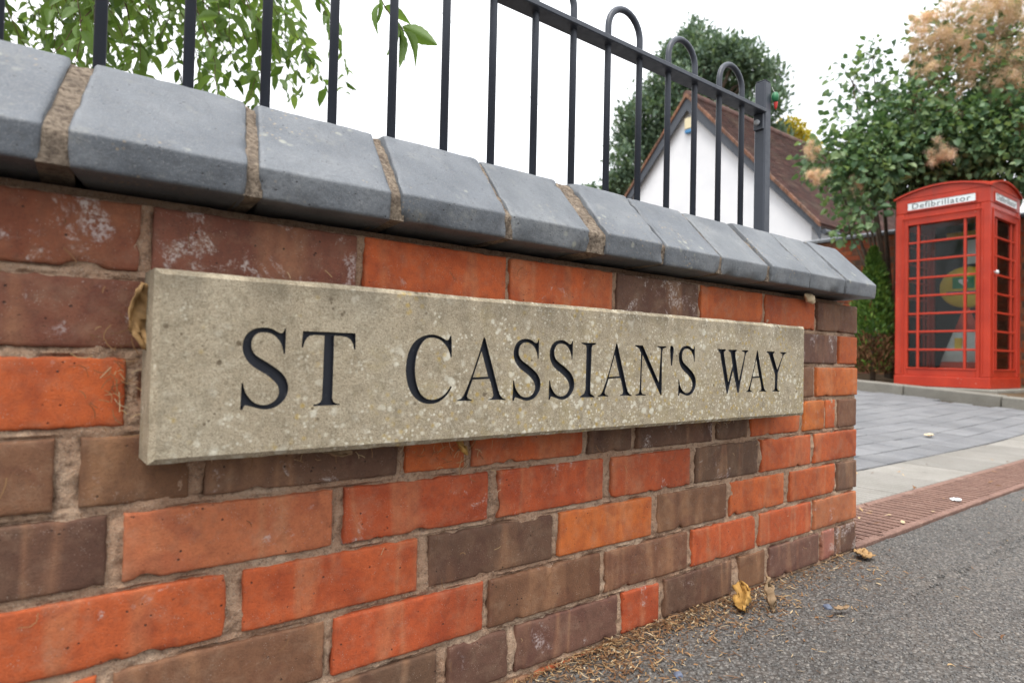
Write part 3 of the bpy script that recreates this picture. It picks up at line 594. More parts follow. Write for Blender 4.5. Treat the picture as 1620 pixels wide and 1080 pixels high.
# little painted ornament tied to the post
orn = empty('hanging_ornament', (-.238, RY-.01, 1.05)); tag(orn, 'small green and red ornament tied to the top of the railing post', 'ornament')
M_og = mat_paint('ornament_green', (.02, .16, .06), .4); M_or = mat_paint('ornament_red', (.55, .03, .02), .4); M_ow = mat_plain('pale_thread', (.7, .68, .62, 1), .8)
MM = Matrix.Translation((-.236, RY-.020, 1.072))
mb = MB(); mb.lathe([(.001, .016), (.006, .013), (.0085, .006), (.0085, 0), (.006, -.006), (.003, -.008)], 14, 0, MM); mb.build('body', M_og, orn, True)
mb = MB(); mb.lathe([(.0048, -.0075), (.0046, -.012), (.003, -.021), (.0006, -.026)], 12, 0, Matrix.Translation((-.2335, RY-.020, 1.072))); mb.build('tail', M_or, orn, True)
mb = MB(); mb.tube([(-.236, RY-.019, 1.087), (-.238, RY-.016, 1.093), (-.241, RY-.0146, 1.10)], .0006, 5)
mb.build('thread', M_ow, orn)

# ------------------------------------------------------------------ drain, pale band and block paving across the entrance
M_rust = None
def mat_rust():
    t = NT('rusted_iron'); v = t.coord(); n1 = t.noise(v, 14, 5, .65); n2 = t.noise(v, 150, 5, .7)
    c = t.ramp(n1, [(.3, srgb(112, 86, 76, .85)), (.55, srgb(140, 108, 94, .85)), (.75, srgb(154, 130, 116, .85))])
    c = t.mix(t.ramp(n2, [(.35, .7), (.6, 0)]), c, srgb(84, 58, 48, .9)); t.bump(n2, .6, .002); return t.fin(c, .8, .35)
M_rust = mat_rust()
M_dark = mat_plain('dark_drain_bed', (.03, .026, .022, 1), .95, .1)  # near-black, evenly mottled bed of the channel below the grates
grate0 = None
for i in range(13):
    x0 = .012 + .5*i; zc = gz(x0+.25, .1)
    g = empty('drain_grate', (x0+.25, .1, zc))
    if grate0 is None:
        mb = MB(); mb.cbox(0, .496, .002, .024, -.03, .003, .002); mb.cbox(0, .496, .188, .212, -.03, .003, .002)
        fr_ = mb.mesh('frame', [M_rust]); mb = MB()
        k = 27
        for j in range(k):
            q = .006 + .484*j/(k-1); mb.box(q-.0052, q+.0052, .0245, .1875, -.022, .0005 + (.0012 if j % 2 else 0))
        mb.box(.001, .495, .1, .112, -.02, -.0005)
        br_ = mb.mesh('grate_bars', [M_rust]); grate0 = (fr_, br_)
    MM = Matrix.Translation((x0, 0, zc)) @ Matrix.Rotation(rnd.uniform(-.002, .002), 4, 'Z')
    mesh_obj('frame', grate0[0], None, g, MM); mesh_obj('grate_bars', grate0[1], None, g, MM)
    tag(g, 'rusty slotted drain grate %s across the entrance' % ('beside the wall end' if i == 0 else ['', 'second from the wall end', 'third from the wall end', 'fourth from the wall end', 'fifth from the wall end'][i] if i < 5 else ['sixth', 'seventh', 'eighth', 'ninth', 'tenth', 'eleventh', 'twelfth', 'last'][i-5] + ' from the wall end'), 'drain', 'rusty drain grates in a line')
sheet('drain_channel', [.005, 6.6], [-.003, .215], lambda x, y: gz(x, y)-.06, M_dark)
def mat_stoneblock(name, c0, c1, groove=0):
    t = NT(name); oi = t.n('ObjectInfo'); v = t.coord('Object'); off = t.n('VectorMath', operation='ADD'); t.t.links.new(v, off.inputs[0]); t.t.links.new(oi.outputs['Location'], off.inputs[1]); v = off.outputs[0]
    n1 = t.noise(v, 5, 5, .6); n2 = t.noise(v, 160, 5, .7); n3 = t.noise(v, 600, 2)
    c = t.mix(t.ramp(n1, [(.3, 0), (.7, 1)]), c0, c1)
    c = t.mix(1, c, t.ramp(oi.outputs['Random'], [(0, .86), (1, 1.12)]), 'MULTIPLY')
    c = t.mix(t.ramp(n2, [(.36, .45), (.55, 0)]), c, tuple(q*.5 for q in c0[:3])+(1,))
    c = t.mix(t.ramp(n3, [(.6, 0), (.72, .5)]), c, tuple(min(1, q*1.5) for q in c1[:3])+(1,))
    c = t.mix(t.ramp(t.noise(v, 22, 5, .7), [(.55, 0), (.8, .4)]), c, srgb(120, 108, 92, .8))
    h = t.math('ADD', n2, t.math('MULTIPLY', n3, .5))
    if groove:
        w = t.n('TexWave', wave_type='BANDS', bands_direction='X'); t.t.links.new(v, w.inputs['Vector']); w.inputs['Scale'].default_value = groove; w.inputs['Distortion'].default_value = .8
        h = t.math('ADD', h, t.math('MULTIPLY', w.outputs[1], .8)); c = t.mix(t.ramp(w.outputs[1], [(.05, .35), (.3, 0)]), c, tuple(q*.45 for q in c0[:3])+(1,))
    t.bump(h, .6, .003); return t.fin(c, .82, .35)
M_pale = mat_stoneblock('pale_granite', srgb(166, 161, 151, .50), srgb(184, 179, 170, .54), 8)
M_blk = mat_stoneblock('grey_paving_block', srgb(138, 139, 142, .50), srgb(160, 160, 161, .54))
M_grit = mat_plain('joint_grit', srgb(84, 72, 60, .55), .95, .1, .3, 30, .6)
band = sheet('entrance_band', lin(.006, 6.6, 26), [.2145, .3, .4, .516], lambda x, y: gz(x, y)-.012, M_grit)
def slab_mesh(name, w, d, mat, c=.004):
    mb = MB(); mb.cbox(-w/2, w/2, -d/2, d/2, -.04, 0, c); return mb.mesh(name, [mat])
pm = slab_mesh('paving_slab', .394, .292, M_pale)
x = .02
while x < 6.4:
    cx, cy = x+.2, .366
    o = mesh_obj('paving_slab', pm, None, band, Matrix.Translation((cx, cy, gz(cx, cy)+rnd.uniform(-.001, .0015))) @ Matrix.Rotation(-math.atan((gz(cx+.2, cy)-gz(cx-.2, cy))/.4), 4, 'Y')); x += .4
KD = Vector((.232, .973, 0)).normalized(); K0 = Vector((5.40, .94, 0))
def kx(y): return K0.x + (y-K0.y)*KD.x/KD.y
drive = sheet('driveway', lin(.006, 6.3, 24), lin(.5165, 7.5, 28), lambda x, y: gz(x, y)-.014, M_grit)
bl = [slab_mesh('paving_block', w, .149, M_blk, .003) for w in (.196, .246, .296)]
y = .521; cnt = 0; rest = MB()
row = 0
while y < 4.6:
    x = .02 - rnd.uniform(0, .2); row += 1
    while x < kx(y)-.02:
        k = rnd.choice((0, 1, 1, 2)); w = (.196, .246, .296)[k]; cx, cy = x+w/2, y+.0745
        if x > -.1 and cx+w/2 < kx(cy)-.01 and x > 0.006:
            # only the part in sight past the wall end is set block by block
            vis = cx > .02 + 2.3*(cy) * .95
            MM = Matrix.Translation((cx, cy, gz(cx, cy)+rnd.uniform(-.0015, .002))) @ Matrix.Rotation(math.atan(.055), 4, 'X') @ Matrix.Rotation(-math.atan((gz(cx+.1, cy)-gz(cx-.1, cy))/.2), 4, 'Y')
            if vis and cnt < 298: mesh_obj('paving_block', bl[k], None, drive, MM); cnt += 1
            else: rest.box(-w/2, w/2, -.0745, .0745, -.04, 0, 0, MM)
        x += w+.008
    y += .157
if rest.v: o = rest.build('far_paving_blocks', M_blk, drive); o['kind'] = 'stuff'
# kerb stones
M_kerb = mat_stoneblock('kerb_concrete', srgb(138, 134, 124, .62), srgb(158, 153, 142, .66))
kerb = sheet('kerb', [kx(-.1)-.02, kx(-.1)+.1], [-.1, 0], lambda x, y: gz(x, y)-.05, M_grit)
ka = math.atan2(KD.y, KD.x)
for i in range(-2, 7):
    p = K0 + KD*(.915*i + .2); q = p + KD*.905; mid = (p+q)/2
    mb = MB(); mb.cbox(-.4525, .4525, -.135, 0, -.12, .1, .012)
    sl = math.atan((gz(q.x, q.y)-gz(p.x, p.y))/.905)
    mb.build('kerb_stone', M_kerb, kerb, False, Matrix.Translation((mid.x, mid.y, gz(mid.x, mid.y))) @ Matrix.Rotation(ka, 4, 'Z') @ Matrix.Rotation(-sl, 4, 'Y'))
# raised planting bed behind the kerb
def bed_z(x, y): return gz(kx(y), y)+.080 + .05*sstep(1.2, 2, x-kx(y)) + N3(x*5, y*5, 1)*.010
V = []; nu = 20; ys = lin(-.6, 6.5, 40)
for y in ys:
    for i in range(nu+1): x = kx(y)+.13+(7.7-kx(y)-.13)*i/nu; V.append((x, y, bed_z(x, y)))
F = [(j*(nu+1)+i, j*(nu+1)+i+1, (j+1)*(nu+1)+i+1, (j+1)*(nu+1)+i) for j in range(len(ys)-1) for i in range(nu)]
o = mesh_obj('planting_bed', np_mesh('planting_bed', V, F, M_soil)); o['kind'] = 'structure'

# ------------------------------------------------------------------ red telephone kiosk
BX = Matrix.Translation((6.705, 1.862, .262)) @ Matrix.Rotation(math.radians(-92), 4, 'Z')
kb = empty('telephone_kiosk', (6.705, 1.862, .262), math.radians(-92)); tag(kb, 'red telephone kiosk with white Defibrillator header panels behind the kerb', 'telephone box')
M_conc = mat_plain('base_concrete', srgb(150, 146, 136, .65), .9, .2, .15, 10, .5)
slab = MB().cbox(-.56, .56, -.60, .6, -.18, -.041, .01).build('concrete_base', M_conc, None, False, BX); slab['kind'] = 'structure'
H = .46
mb = MB(); mb.cbox(-H, H, -H, H, -.04, .075, .006); mb.build('plinth', M_red, kb, False, BX)
for sx in (-1, 1):
    for sy in (-1, 1):
        mb = MB(); cx, cy = sx*(H-.05), sy*(H-.05); mb.cbox(cx-.045, cx+.045, cy-.045, cy+.045, .0751, 1.895, .008)
        mb.build('corner_post', M_red, kb, False, BX)
HW = .455
def side_M(k): return BX @ Matrix.Rotation(k*math.pi/2, 4, 'Z')
t0, t1 = -.325, .325; ZW0, ZW1 = .165, 1.755; bars_x = (-.225, .225)
bar_h = MB().cbox(t0+.0005, t1-.0005, -.012, .012, -.011, .011, .004).mesh('glazing_bar', [M_red])
bar_v = MB().cbox(-.013, .013, -.0155, .0155, ZW0+.0005, ZW1-.0005, .004).mesh('glazing_bar', [M_red])
hp = (ZW1-ZW0)/8
pane_w = MB().box(-.2115, .2115, -.0015, .0015, -hp/2+.0115, hp/2-.0115).mesh('pane', [M_glass])
pane_n = MB().box(-.0425, .0425, -.0015, .0015, -hp/2+.0115, hp/2-.0115).mesh('pane', [M_glass])
for k in range(4):
    MS_ = side_M(k)
    if k == 2:       # solid rear panel
        mb = MB(); mb.cbox(-.364, .364, -.43, -.405, .0752, 1.894, .004); mb.build('rear_panel', M_red, kb, False, MS_)
        MB().cbox(-.36, .36, -.404, -.392, .08, 1.855, .003).build('backboard', mat_plain('black_backboard', (.012, .013, .016, 1), .5, .3, .1, 6, 0), kb, False, MS_); continue
    mb = MB(); yf, yb_ = -.446, -.408
    mb.cbox(-.364, t0, yf, yb_, .0753, 1.894, .004); mb.cbox(t1, .364, yf, yb_, .0753, 1.894, .004)
    mb.cbox(t0-.001, t1+.001, yf+.0015, yb_, .0753, ZW0, .004); mb.cbox(t0-.001, t1+.001, yf+.0015, yb_, ZW1, 1.894, .004)
    # raised moulding round the opening and the reeded outer margin
    for a, b in ((t0-.014, t0-.002), (t1+.002, t1+.014)): mb.cbox(a, b, yf-.008, yf+.004, ZW0-.014, ZW1+.014, .003)
    for z in (ZW0-.014, ZW1+.002): mb.cbox(t0-.014, t1+.014, yf-.0078, yf+.004, z, z+.012, .003)
    for a in (-.392, .38): mb.cbox(a, a+.012, -.466, -.455, .12, 1.84, .003)
    mb.cbox(-.39, .39, -.4655, -.4555, 1.828, 1.842, .003)
    fr_ = mb.build('door_frame' if k == 1 else 'window_frame', M_red, kb, False, MS_)
    for x in bars_x: mesh_obj('glazing_bar', bar_v, None, fr_, MS_ @ Matrix.Translation((x, -.426, 0)))
    for j in range(1, 8): mesh_obj('glazing_bar', bar_h, None, fr_, MS_ @ Matrix.Translation((0, -.426, ZW0+hp*j)))
    for j in range(8):
        zc = ZW0+hp*(j+.5)
        mesh_obj('pane', pane_w, None, fr_, MS_ @ Matrix.Translation((0, -.424, zc)))
        for x in (-.281, .281): mesh_obj('pane', pane_n, None, fr_, MS_ @ Matrix.Translation((x, -.424, zc)))
    if k == 1:
        mb = MB(); mb.lathe([(.012, 0), (.012, .02), (.02, .026), (.023, .04), (.012, .05)], 14, 0, Matrix.Translation((-.345, -.4465, 1.17)) @ Matrix.Rotation(math.pi/2, 4, 'X'))
        mb.build('door_knob', mat_paint('chrome', (.6, .6, .6), .15, None, 0, .8), fr_, True, MS_)
# moulded cornice, fascia and sail dome
mb = MB(); mb.cbox(-.452, .452, -.452, .452, 1.8955, 2.06, .006); fas = mb.build('fascia', M_red, kb, False, BX)
mb = MB(); n = 20; RISE = .44; hw = .452; V = []
for j in range(n+1):
    for i in range(n+1):
        x, y_ = -hw+2*hw*i/n, -hw+2*hw*j/n; V.append((x, y_, 2.0605+RISE*(2*hw*hw-x*x-y_*y_)))
F = [(j*(n+1)+i, j*(n+1)+i+1, (j+1)*(n+1)+i+1, (j+1)*(n+1)+i) for j in range(n) for i in range(n)]
ring = list(range(n)) + [j*(n+1)+n for j in range(n)] + [n*(n+1)+i for i in range(n, 0, -1)] + [j*(n+1) for j in range(n, 0, -1)]
b = len(V); V += [(V[i][0], V[i][1], 2.0602) for i in ring]; m_ = len(ring)
F += [(ring[i], ring[(i+1) % m_], b+(i+1) % m_, b+i) for i in range(m_)]
mb.add(V, F); dome = mb.build('dome_roof', M_red, kb, False, BX)
for k in range(4):
    mb = MB(); P = []; 
    for i in range(n+1):
        x = -hw-.012+2*(hw+.012)*i/n; P.append((x, 2.0605+RISE*(2*hw*hw-x*x-hw*hw)))
    V = []; 
    for (x, z) in P: V += [(x, -hw-.022, z+.003), (x, -hw-.022, z+.022), (x, -hw+.03, z+.026), (x, -hw+.03, z+.001)]
    F = [(4*i+j, 4*i+(j+1) % 4, 4*i+4+(j+1) % 4, 4*i+4+j) for i in range(n) for j in range(4)] + [(0, 1, 2, 3), (4*n+3, 4*n+2, 4*n+1, 4*n)]
    mb.add(V, F); mb.build('pediment_moulding', M_red, dome, False, side_M(k))
M_opal = mat_plain('opal_panel', (.62, .66, .66, 1), .3, .5, .04, 4, 0); M_ink = mat_plain('grey_lettering', (.05, .055, .06, 1), .6, .3, 0, 4, 0)
for k in (0, 1, 3):
    pn = MB().cbox(-.325, .325, -.4585, -.4525, 1.925, 2.005, .002).build('header_panel', M_opal, fas, False, side_M(k))
    mb = MB()
    for a in ((-.337, -.3255, 1.913, 2.017), (.3255, .337, 1.913, 2.017)): mb.cbox(a[0], a[1], -.462, -.4523, a[2], a[3], .002)
    mb.cbox(-.3252, .3252, -.462, -.4523, 1.913, 1.9246, .002); mb.cbox(-.3252, .3252, -.462, -.4523, 2.0054, 2.017, .002); mb.build('panel_surround', M_red, fas, False, side_M(k))
    tx = bpy.data.curves.new('lettering', 'FONT'); tx.body = 'Defibrillator'; tx.size = .086; tx.align_x = 'CENTER'; tx.extrude = .0006; tx.space_character = 1.12
    to = bpy.data.objects.new('lettering', tx); COL.objects.link(to)
    me = bpy.data.meshes.new_from_object(to.evaluated_get(bpy.context.evaluated_depsgraph_get())); bpy.data.objects.remove(to); bpy.data.curves.remove(tx)
    wd = max(v.co.x for v in me.vertices)-min(v.co.x for v in me.vertices); cx = (max(v.co.x for v in me.vertices)+min(v.co.x for v in me.vertices))/2
    for v in me.vertices: v.co.x = (v.co.x-cx)*.56/wd
    me.materials.clear(); me.materials.append(M_ink); mesh_obj('lettering', me, None, pn, side_M(k) @ Matrix.Translation((0, -.4593, 1.937)) @ Matrix.Rotation(math.pi/2, 4, 'X'))
mb = MB(); mb.box(-.4, .4, -.4, .4, 1.86, 1.894); mb.build('ceiling', M_red, kb, False, BX)
# inside the kiosk
M_yel = mat_paint('cabinet_yellow', (.72, .46, .02), .35); M_grn = mat_paint('sign_green', (.01, .22, .08), .4); M_wht = mat_plain('white_print', (.75, .76, .76, 1), .5, .4, .05, 6, 0)
M_blue = mat_paint('label_blue', (.03, .04, .18), .4)
IN = BX
cab = empty('defibrillator_cabinet', (7.0, 1.75, 1.2)); tag(cab, 'round yellow defibrillator cabinet with green heart sign inside the red kiosk', 'cabinet')
CM = BX @ Matrix.Translation((.0, .33, 1.10)) @ Matrix.Rotation(math.pi/2, 4, 'X') @ Matrix.Scale(1.15, 4, (1, 0, 0))
mb = MB(); mb.lathe([(.225, -.05), (.238, -.035), (.24, 0.0), (.238, .055), (.226, .07), (.10, .0745)], 40, 0); mb.build('body', M_yel, cab, True, CM)
mb = MB(); mb.cbox(-.115, .075, -.015, .12, .0755, .084, .004); gp = mb.build('sign_plate', M_grn, cab, False, CM)
hp_ = [(-.02+.042*1.0*16*math.sin(t)**3/16, .062+.042*(13*math.cos(t)-5*math.cos(2*t)-2*math.cos(3*t)-math.cos(4*t))/16) for t in lin(0, 2*math.pi*31/32, 31)]
MB().prism(hp_, 'z', .0845, .0865).build('heart', M_wht, gp, False, CM)
MB().prism([(-.012, .085), (.004, .085), (-.008, .066), (.002, .066), (-.026, .035), (-.018, .058), (-.03, .058)], 'z', .0868, .088).build('lightning_bolt', M_grn, gp, False, CM)
mb = MB(); mb.cbox(-.17, .17, -.085, -.045, .0755, .082, .003); mb.build('label_strip', M_blue, cab, False, CM)
M_led = NT('green_light'); M_led.b.inputs['Emission Color'].default_value = (.1, 1, .3, 1); M_led.b.inputs['Emission Strength'].default_value = 2.5; M_led = M_led.fin((.1, .7, .2, 1), .4)
mb = MB(); mb.cbox(-.03, .03, .135, .15, .072, .083, .003); mb.build('status_light', M_led, cab, False, CM)
nt = MB().cbox(.02, .2, -.004, 0, -.14, .14, .001).build('paper_notice', M_wht, None, False, BX @ Matrix.Translation((-.05, .385, 1.52))); tag(nt, 'white paper notice pinned above the yellow cabinet in the kiosk', 'notice')
nt = MB().cbox(-.12, .3, -.004, 0, -.035, .035, .001).build('yellow_notice', M_yel, None, False, BX @ Matrix.Translation((-.12, .385, 1.73))); tag(nt, 'yellow strip notice at the top inside the kiosk', 'notice')
cone = empty('traffic_cone', tuple(BX @ Vector((.12, .02, .076)))); tag(cone, 'red and white traffic cone standing inside the kiosk', 'traffic cone')
M_cr = mat_paint('cone_red', (.50, .06, .03), .5, (.2, .08, .06, 1), 0); M_cw = mat_paint('cone_white', (.62, .62, .60), .5, (.3, .29, .27, 1), 0)
CN = BX @ Matrix.Translation((.125, -.09, .0762))
MB().cbox(-.3, .3, -.3, .3, 0, .035, .01).build('base', M_cr, cone, False, CN)
def cr_(z): return .285-.26*(z/.76)
for nme, mt, za, zb in (('lower_band', M_cr, .0352, .16), ('white_sleeve', M_cw, .16, .50), ('tip', M_cr, .50, .76)):
    e = .003 if nme == 'white_sleeve' else 0
    MB().lathe([(cr_(za)+e, za), (cr_((za+zb)/2)+e, (za+zb)/2), (cr_(zb)+e, zb)], 28).build(nme, mt, cone, True, CN)
mb = MB(); mb.cbox(-.05, .02, -.185, -.165, .30, .42, .004); o = mb.build('reflective_patch', M_yel, cone, False, CN)

# ------------------------------------------------------------------ garden wall behind the kiosk
gw = empty('garden_wall', (7.7, 3, .2)); tag(gw, 'red brick garden wall with dark coping behind the kiosk', 'wall')
M_gm = mat_plain('old_mortar', srgb(150, 120, 100, .6), .95, .1, .2, 8, .3)
MB().box(7.606, 7.81, -1.2, 9.4, -.1, 2.2).build('mortar', M_gm, gw)
bme = MB().cbox(-.1075, .1075, -.006, .09, -.0325, .0325, .003).mesh('brick', [M_brick]); rest = MB(); cnt = 0
MR = Matrix.Rotation(-math.pi/2, 4, 'Z')
gc = ['o', 'r', 'o', 'r', 'w', 'd']
for r in range(28):
    z = .1325+.075*r
    for i in range(47):
        y = -1.1 + .225*i + (.1125 if r % 2 else 0)
        if y > 9.2 or y < -1.05: continue
        show = (2.55 < y < 4.4 and z > .7) or (.95 < y < 1.6)
        MM = Matrix.Translation((7.606, y, z)) @ MR
        if show and cnt < 290:
            o = mesh_obj('brick', bme, None, gw, MM); t = TINT[rnd.choice(gc)]; k = rnd.uniform(.5, .85); o.color = (t[0]*k, t[1]*k, t[2]*k, rnd.random()*.4); cnt += 1
        else: rest.box(-.1075, .1075, -.006, .05, -.0325, .0325, 0, MM)
o = rest.build('far_bricks', mat_island('far_brick_clay', [(0, (.16, .075, .05, 1)), (.35, (.30, .085, .04, 1)), (.75, (.40, .11, .045, 1)), (1, (.22, .10, .07, 1))], .85, .2), gw); o['kind'] = 'stuff'
for i in range(23):
    mb = MB(); y = -1.2+.46*i; mb.prism([(7.55, 2.2), (7.55, 2.235), (7.71, 2.285), (7.87, 2.235), (7.87, 2.2)], 'y', y, y+.452); mb.build('coping_stone', M_coping, gw)

# ------------------------------------------------------------------ white gabled house
hs = empty('gabled_house', (17, 9.47, .3)); tag(hs, 'white gabled house with brown clay tile roof beyond the railing', 'house')
def mat_whitebrick():
    t = NT('white_painted_brick'); v = t.coord('Object'); sx = t.n('SeparateXYZ'); t.t.links.new(v, sx.inputs[0]); cb = t.n('CombineXYZ')
    t.t.links.new(t.math('ADD', sx.outputs[0], sx.outputs[1]), cb.inputs[0]); t.t.links.new(sx.outputs[2], cb.inputs[1])
    b = t.n('TexBrick'); t.t.links.new(cb.outputs[0], b.inputs[0]); b.inputs['Scale'].default_value = 1; b.inputs['Brick Width'].default_value = .225; b.inputs['Row Height'].default_value = .075; b.inputs['Mortar Size'].default_value = .006
    c = t.mix(t.ramp(t.noise(v, 1.5, 5), [(.3, 0), (.7, 1)]), (.66, .67, .69, 1), (.74, .745, .76, 1)); t.bump(b.outputs['Fac'], -.4, .006); return t.fin(c, .7, .3)
M_white = mat_whitebrick(); M_board = mat_plain('grey_bargeboard', (.055, .062, .075, 1), .5, .4, .1, 5)
def mat_tile(name, a, b):
    t = NT(name); v = t.coord('Object'); g = t.n('NewGeometry')
    c = t.mix(g.outputs['Random Per Island'], a, b); c = t.mix(t.ramp(t.noise(v, 3, 5, .65), [(.4, 0), (.65, .75)]), c, (.07, .05, .045, 1)); c = t.mix(t.ramp(t.noise(v, 1.3, 4, .6), [(.5, 0), (.7, .5)]), c, (.20, .15, .11, 1))
    t.bump(t.noise(v, 60, 4), .4, .004); return t.fin(c, .85, .25)
M_tile = mat_tile('clay_tile', (.085, .045, .040, 1), (.150, .078, .064, 1)); M_verge = mat_tile('verge_tile', (.16, .075, .045, 1), (.28, .135, .08, 1))
AY, AZ, EZ, EY = 9.475, 7.20, 3.60, 3.25; HX0, HX1 = 12.0, 26.0
sl = (AZ-EZ)/EY
mb = MB(); poly = [(AY-EY, -.2), (AY-EY, EZ), (AY, AZ), (AY+EY, EZ), (AY+EY, -.2)]; mb.prism(poly, 'x', HX0, HX1); mb.build('wall', M_white, hs)
roof = MB(); OV = .16; th = .12
for s in (-1, 1):
    ey = EY+.22; P = [(AY, AZ+.05), (AY+s*ey, AZ+.05-sl*ey), (AY+s*ey, AZ+.05-sl*ey+.05), (AY, AZ+.10)]; roof.prism(P, 'x', HX0-OV, HX1+OV)
rf = roof.build('roof', M_tile, hs)
# plain tiles laid in lapped courses
L = math.hypot(EY+.26, sl*(EY+.26)); dirv = Vector((0, -(EY+.26), -sl*(EY+.26))).normalized(); nrm = Vector((0, -dirv.z, dirv.y)) if True else None
nrm = Vector((0, dirv.z, -dirv.y)); nrm = nrm if nrm.z > 0 else -nrm
P0 = Vector((0, AY, AZ+.125)); Vt = []; Ft = []; q = 0
while q < L-.1:
    a = q/L
    for i in range(int((HX1-HX0+2*OV)/.17)):
        x0 = HX0-OV+.17*i + (.085 if int(q/.1) % 2 else 0); x1 = x0+.166
        if x1 > HX1+OV: continue
        up_ = P0+dirv*q - nrm*.004; dn = P0+dirv*(q+.125) + nrm*(.018+rnd.uniform(-.003, .004)); b = len(Vt)
        Vt += [(x0, up_.y, up_.z), (x1, up_.y, up_.z), (x1, dn.y, dn.z), (x0, dn.y, dn.z), (x1, dn.y-nrm.y*.016, dn.z-nrm.z*.016), (x0, dn.y-nrm.y*.016, dn.z-nrm.z*.016)]
        Ft += [(b, b+3, b+2, b+1), (b+3, b+5, b+4, b+2)]
    q += .1
me = np_mesh('roof_tiles', Vt, Ft, M_tile); o = mesh_obj('roof_tiles', me, None, rf); o['kind'] = 'stuff'
for i in range(32):
    mb = MB(); x = HX0-OV+.45*i; mb.tube([(x, AY, AZ+.11), (x+.46, AY, AZ+.11)], [.11, .118], 10); mb.build('ridge_tile', M_tile, rf)
for s in (-1, 1):                # bargeboards and the bedded verge above them
    ey = EY+.26; P = [(AY, AZ+.045), (AY+s*ey, AZ+.045-sl*ey), (AY+s*ey, AZ+.045-sl*ey-.30), (AY+s*(ey-.18), AZ+.045-sl*(ey-.18)-.16), (AY, AZ+.045-.34)]
    MB().prism(P, 'x', HX0-OV+.02, HX0-OV+.05).build('bargeboard', M_board, hs)
    mb = MB(); k = 34
    for i in range(k):
        a, b2 = ey*i/k, ey*(i+1)/k-.012
        P = [(AY+s*a, AZ+.052-sl*a), (AY+s*b2, AZ+.052-sl*b2), (AY+s*b2, AZ+.155-sl*b2), (AY+s*a, AZ+.145-sl*a)]; mb.prism(P, 'x', HX0-OV-.02+rnd.uniform(-.008, .008), HX0-OV+.06)
    mb.build('verge', M_verge, hs)
    yy = AY+s*(ey+.05); zz = AZ-.05-sl*ey; MB().tube([(HX0-.1, yy, zz), (HX1, yy, zz)], .06, 10).build('gutter', M_board, hs)
    y0_, y1_ = sorted((AY+s*EY, AY+s*(ey+.0))); MB().box(HX0-OV+.06, HX1, y0_, y1_, AZ-.28-sl*ey, AZ-.25-sl*ey).build('soffit', M_board, hs)
al = empty('alarm_box', (HX0, AY-.06, 6.35)); tag(al, 'cream alarm box with blue base under the gable peak', 'alarm box')
MB().cbox(HX0-.11, HX0-.002, AY-.16, AY+.10, 6.42, 6.72, .02).build('cover', mat_plain('cream_plastic', (.62, .55, .36, 1), .5, .4, .05, 5, 0), al)
MB().cbox(HX0-.10, HX0-.002, AY-.15, AY+.09, 6.33, 6.419, .01).build('beacon', mat_paint('beacon_blue', (.05, .22, .45), .3), al)

# ------------------------------------------------------------------ vegetation
def leaf_cloud(name, P, D, L, W, mat, seed=0, droop=.2, fold=.25):
    """many pointed leaves as one mesh: P base points, D directions, L lengths, W widths"""
    g = np.random.default_rng(seed); n = len(P); D = D/np.linalg.norm(D, axis=1, keepdims=True)
    r = g.normal(size=(n, 3)); r[:, 2] = r[:, 2]*.6 + .9
    S = np.cross(D, r); S /= np.linalg.norm(S, axis=1, keepdims=True)+1e-9; N = np.cross(S, D)
    Lc, Wc = L[:, None], W[:, None]
    k = [(0, 0, 0), (.35, .5, 1), (.35, 0, 0), (.35, -.5, 1), (.72, .38, 1), (.72, 0, 0), (.72, -.38, 1), (1, 0, 0)]
    V = np.stack([P + D*(a*Lc) + S*(b*Wc) + N*(c*abs(b)*fold*Wc*2 - droop*a*a*Lc) for a, b, c in k], 1).reshape(-1, 3)
    f = np.array([(0, 1, 2), (0, 2, 3), (1, 4, 2), (4, 5, 2), (2, 5, 3), (5, 6, 3), (4, 7, 5), (5, 7, 6)])
    F = (f[None] + (np.arange(n)*8)[:, None, None]).reshape(-1, 3)
    return np_mesh(name, V, F, mat)
def blob_points(g, blobs, n):
    """points in a union of ellipsoid clumps, thicker towards each clump's skin"""
    w = np.array([b[3]**2*b[4] for b in blobs]); w = w/w.sum(); idx = g.choice(len(blobs), n, p=w)
    u = g.normal(size=(n, 3)); u /= np.linalg.norm(u, axis=1, keepdims=True); rr = g.random(n)**.45
    B = np.array([b[:4] for b in blobs])[idx]
    return B[:, :3] + u*(rr*B[:, 3])[:, None]*np.array([1, 1, .85]), u
M_bark = mat_plain('grey_brown_bark', (.10, .075, .055, 1), .9, .2, .3, 25, .6)
M_twig = mat_plain('reddish_twig', (.09, .05, .035, 1), .8, .2, .2, 40, .3)
LG = lambda a, b, c: mat_island(a, b, .5, .35, c, 30)
M_cherry = LG('cherry_leaf', [(0, (.055, .105, .024, 1)), (.5, (.11, .19, .045, 1)), (1, (.21, .30, .10, 1))], .45)
M_smoke = LG('smoke_bush_leaf', [(0, (.050, .105, .050, 1)), (.55, (.105, .18, .085, 1)), (1, (.22, .30, .14, 1))], .3)
M_plume = mat_island('smoke_plume', [(0, (.56, .38, .30, 1)), (.6, (.70, .52, .41, 1)), (1, (.78, .64, .50, 1))], .9, .1, .35)
M_far = LG('dark_tree_leaf', [(0, (.085, .140, .100, 1)), (.5, (.145, .225, .150, 1)), (1, (.22, .30, .19, 1))], .25)
M_gold = LG('golden_leaf', [(0, (.35, .28, .02, 1)), (1, (.55, .45, .06, 1))], .4)
M_thuja = LG('conifer_spray', [(0, (.035, .085, .018, 1)), (.5, (.085, .17, .030, 1)), (1, (.20, .30, .06, 1))], .2)
M_dead = mat_island('dead_spray', [(0, (.10, .05, .025, 1)), (1, (.22, .12, .06, 1))], .9, .1)

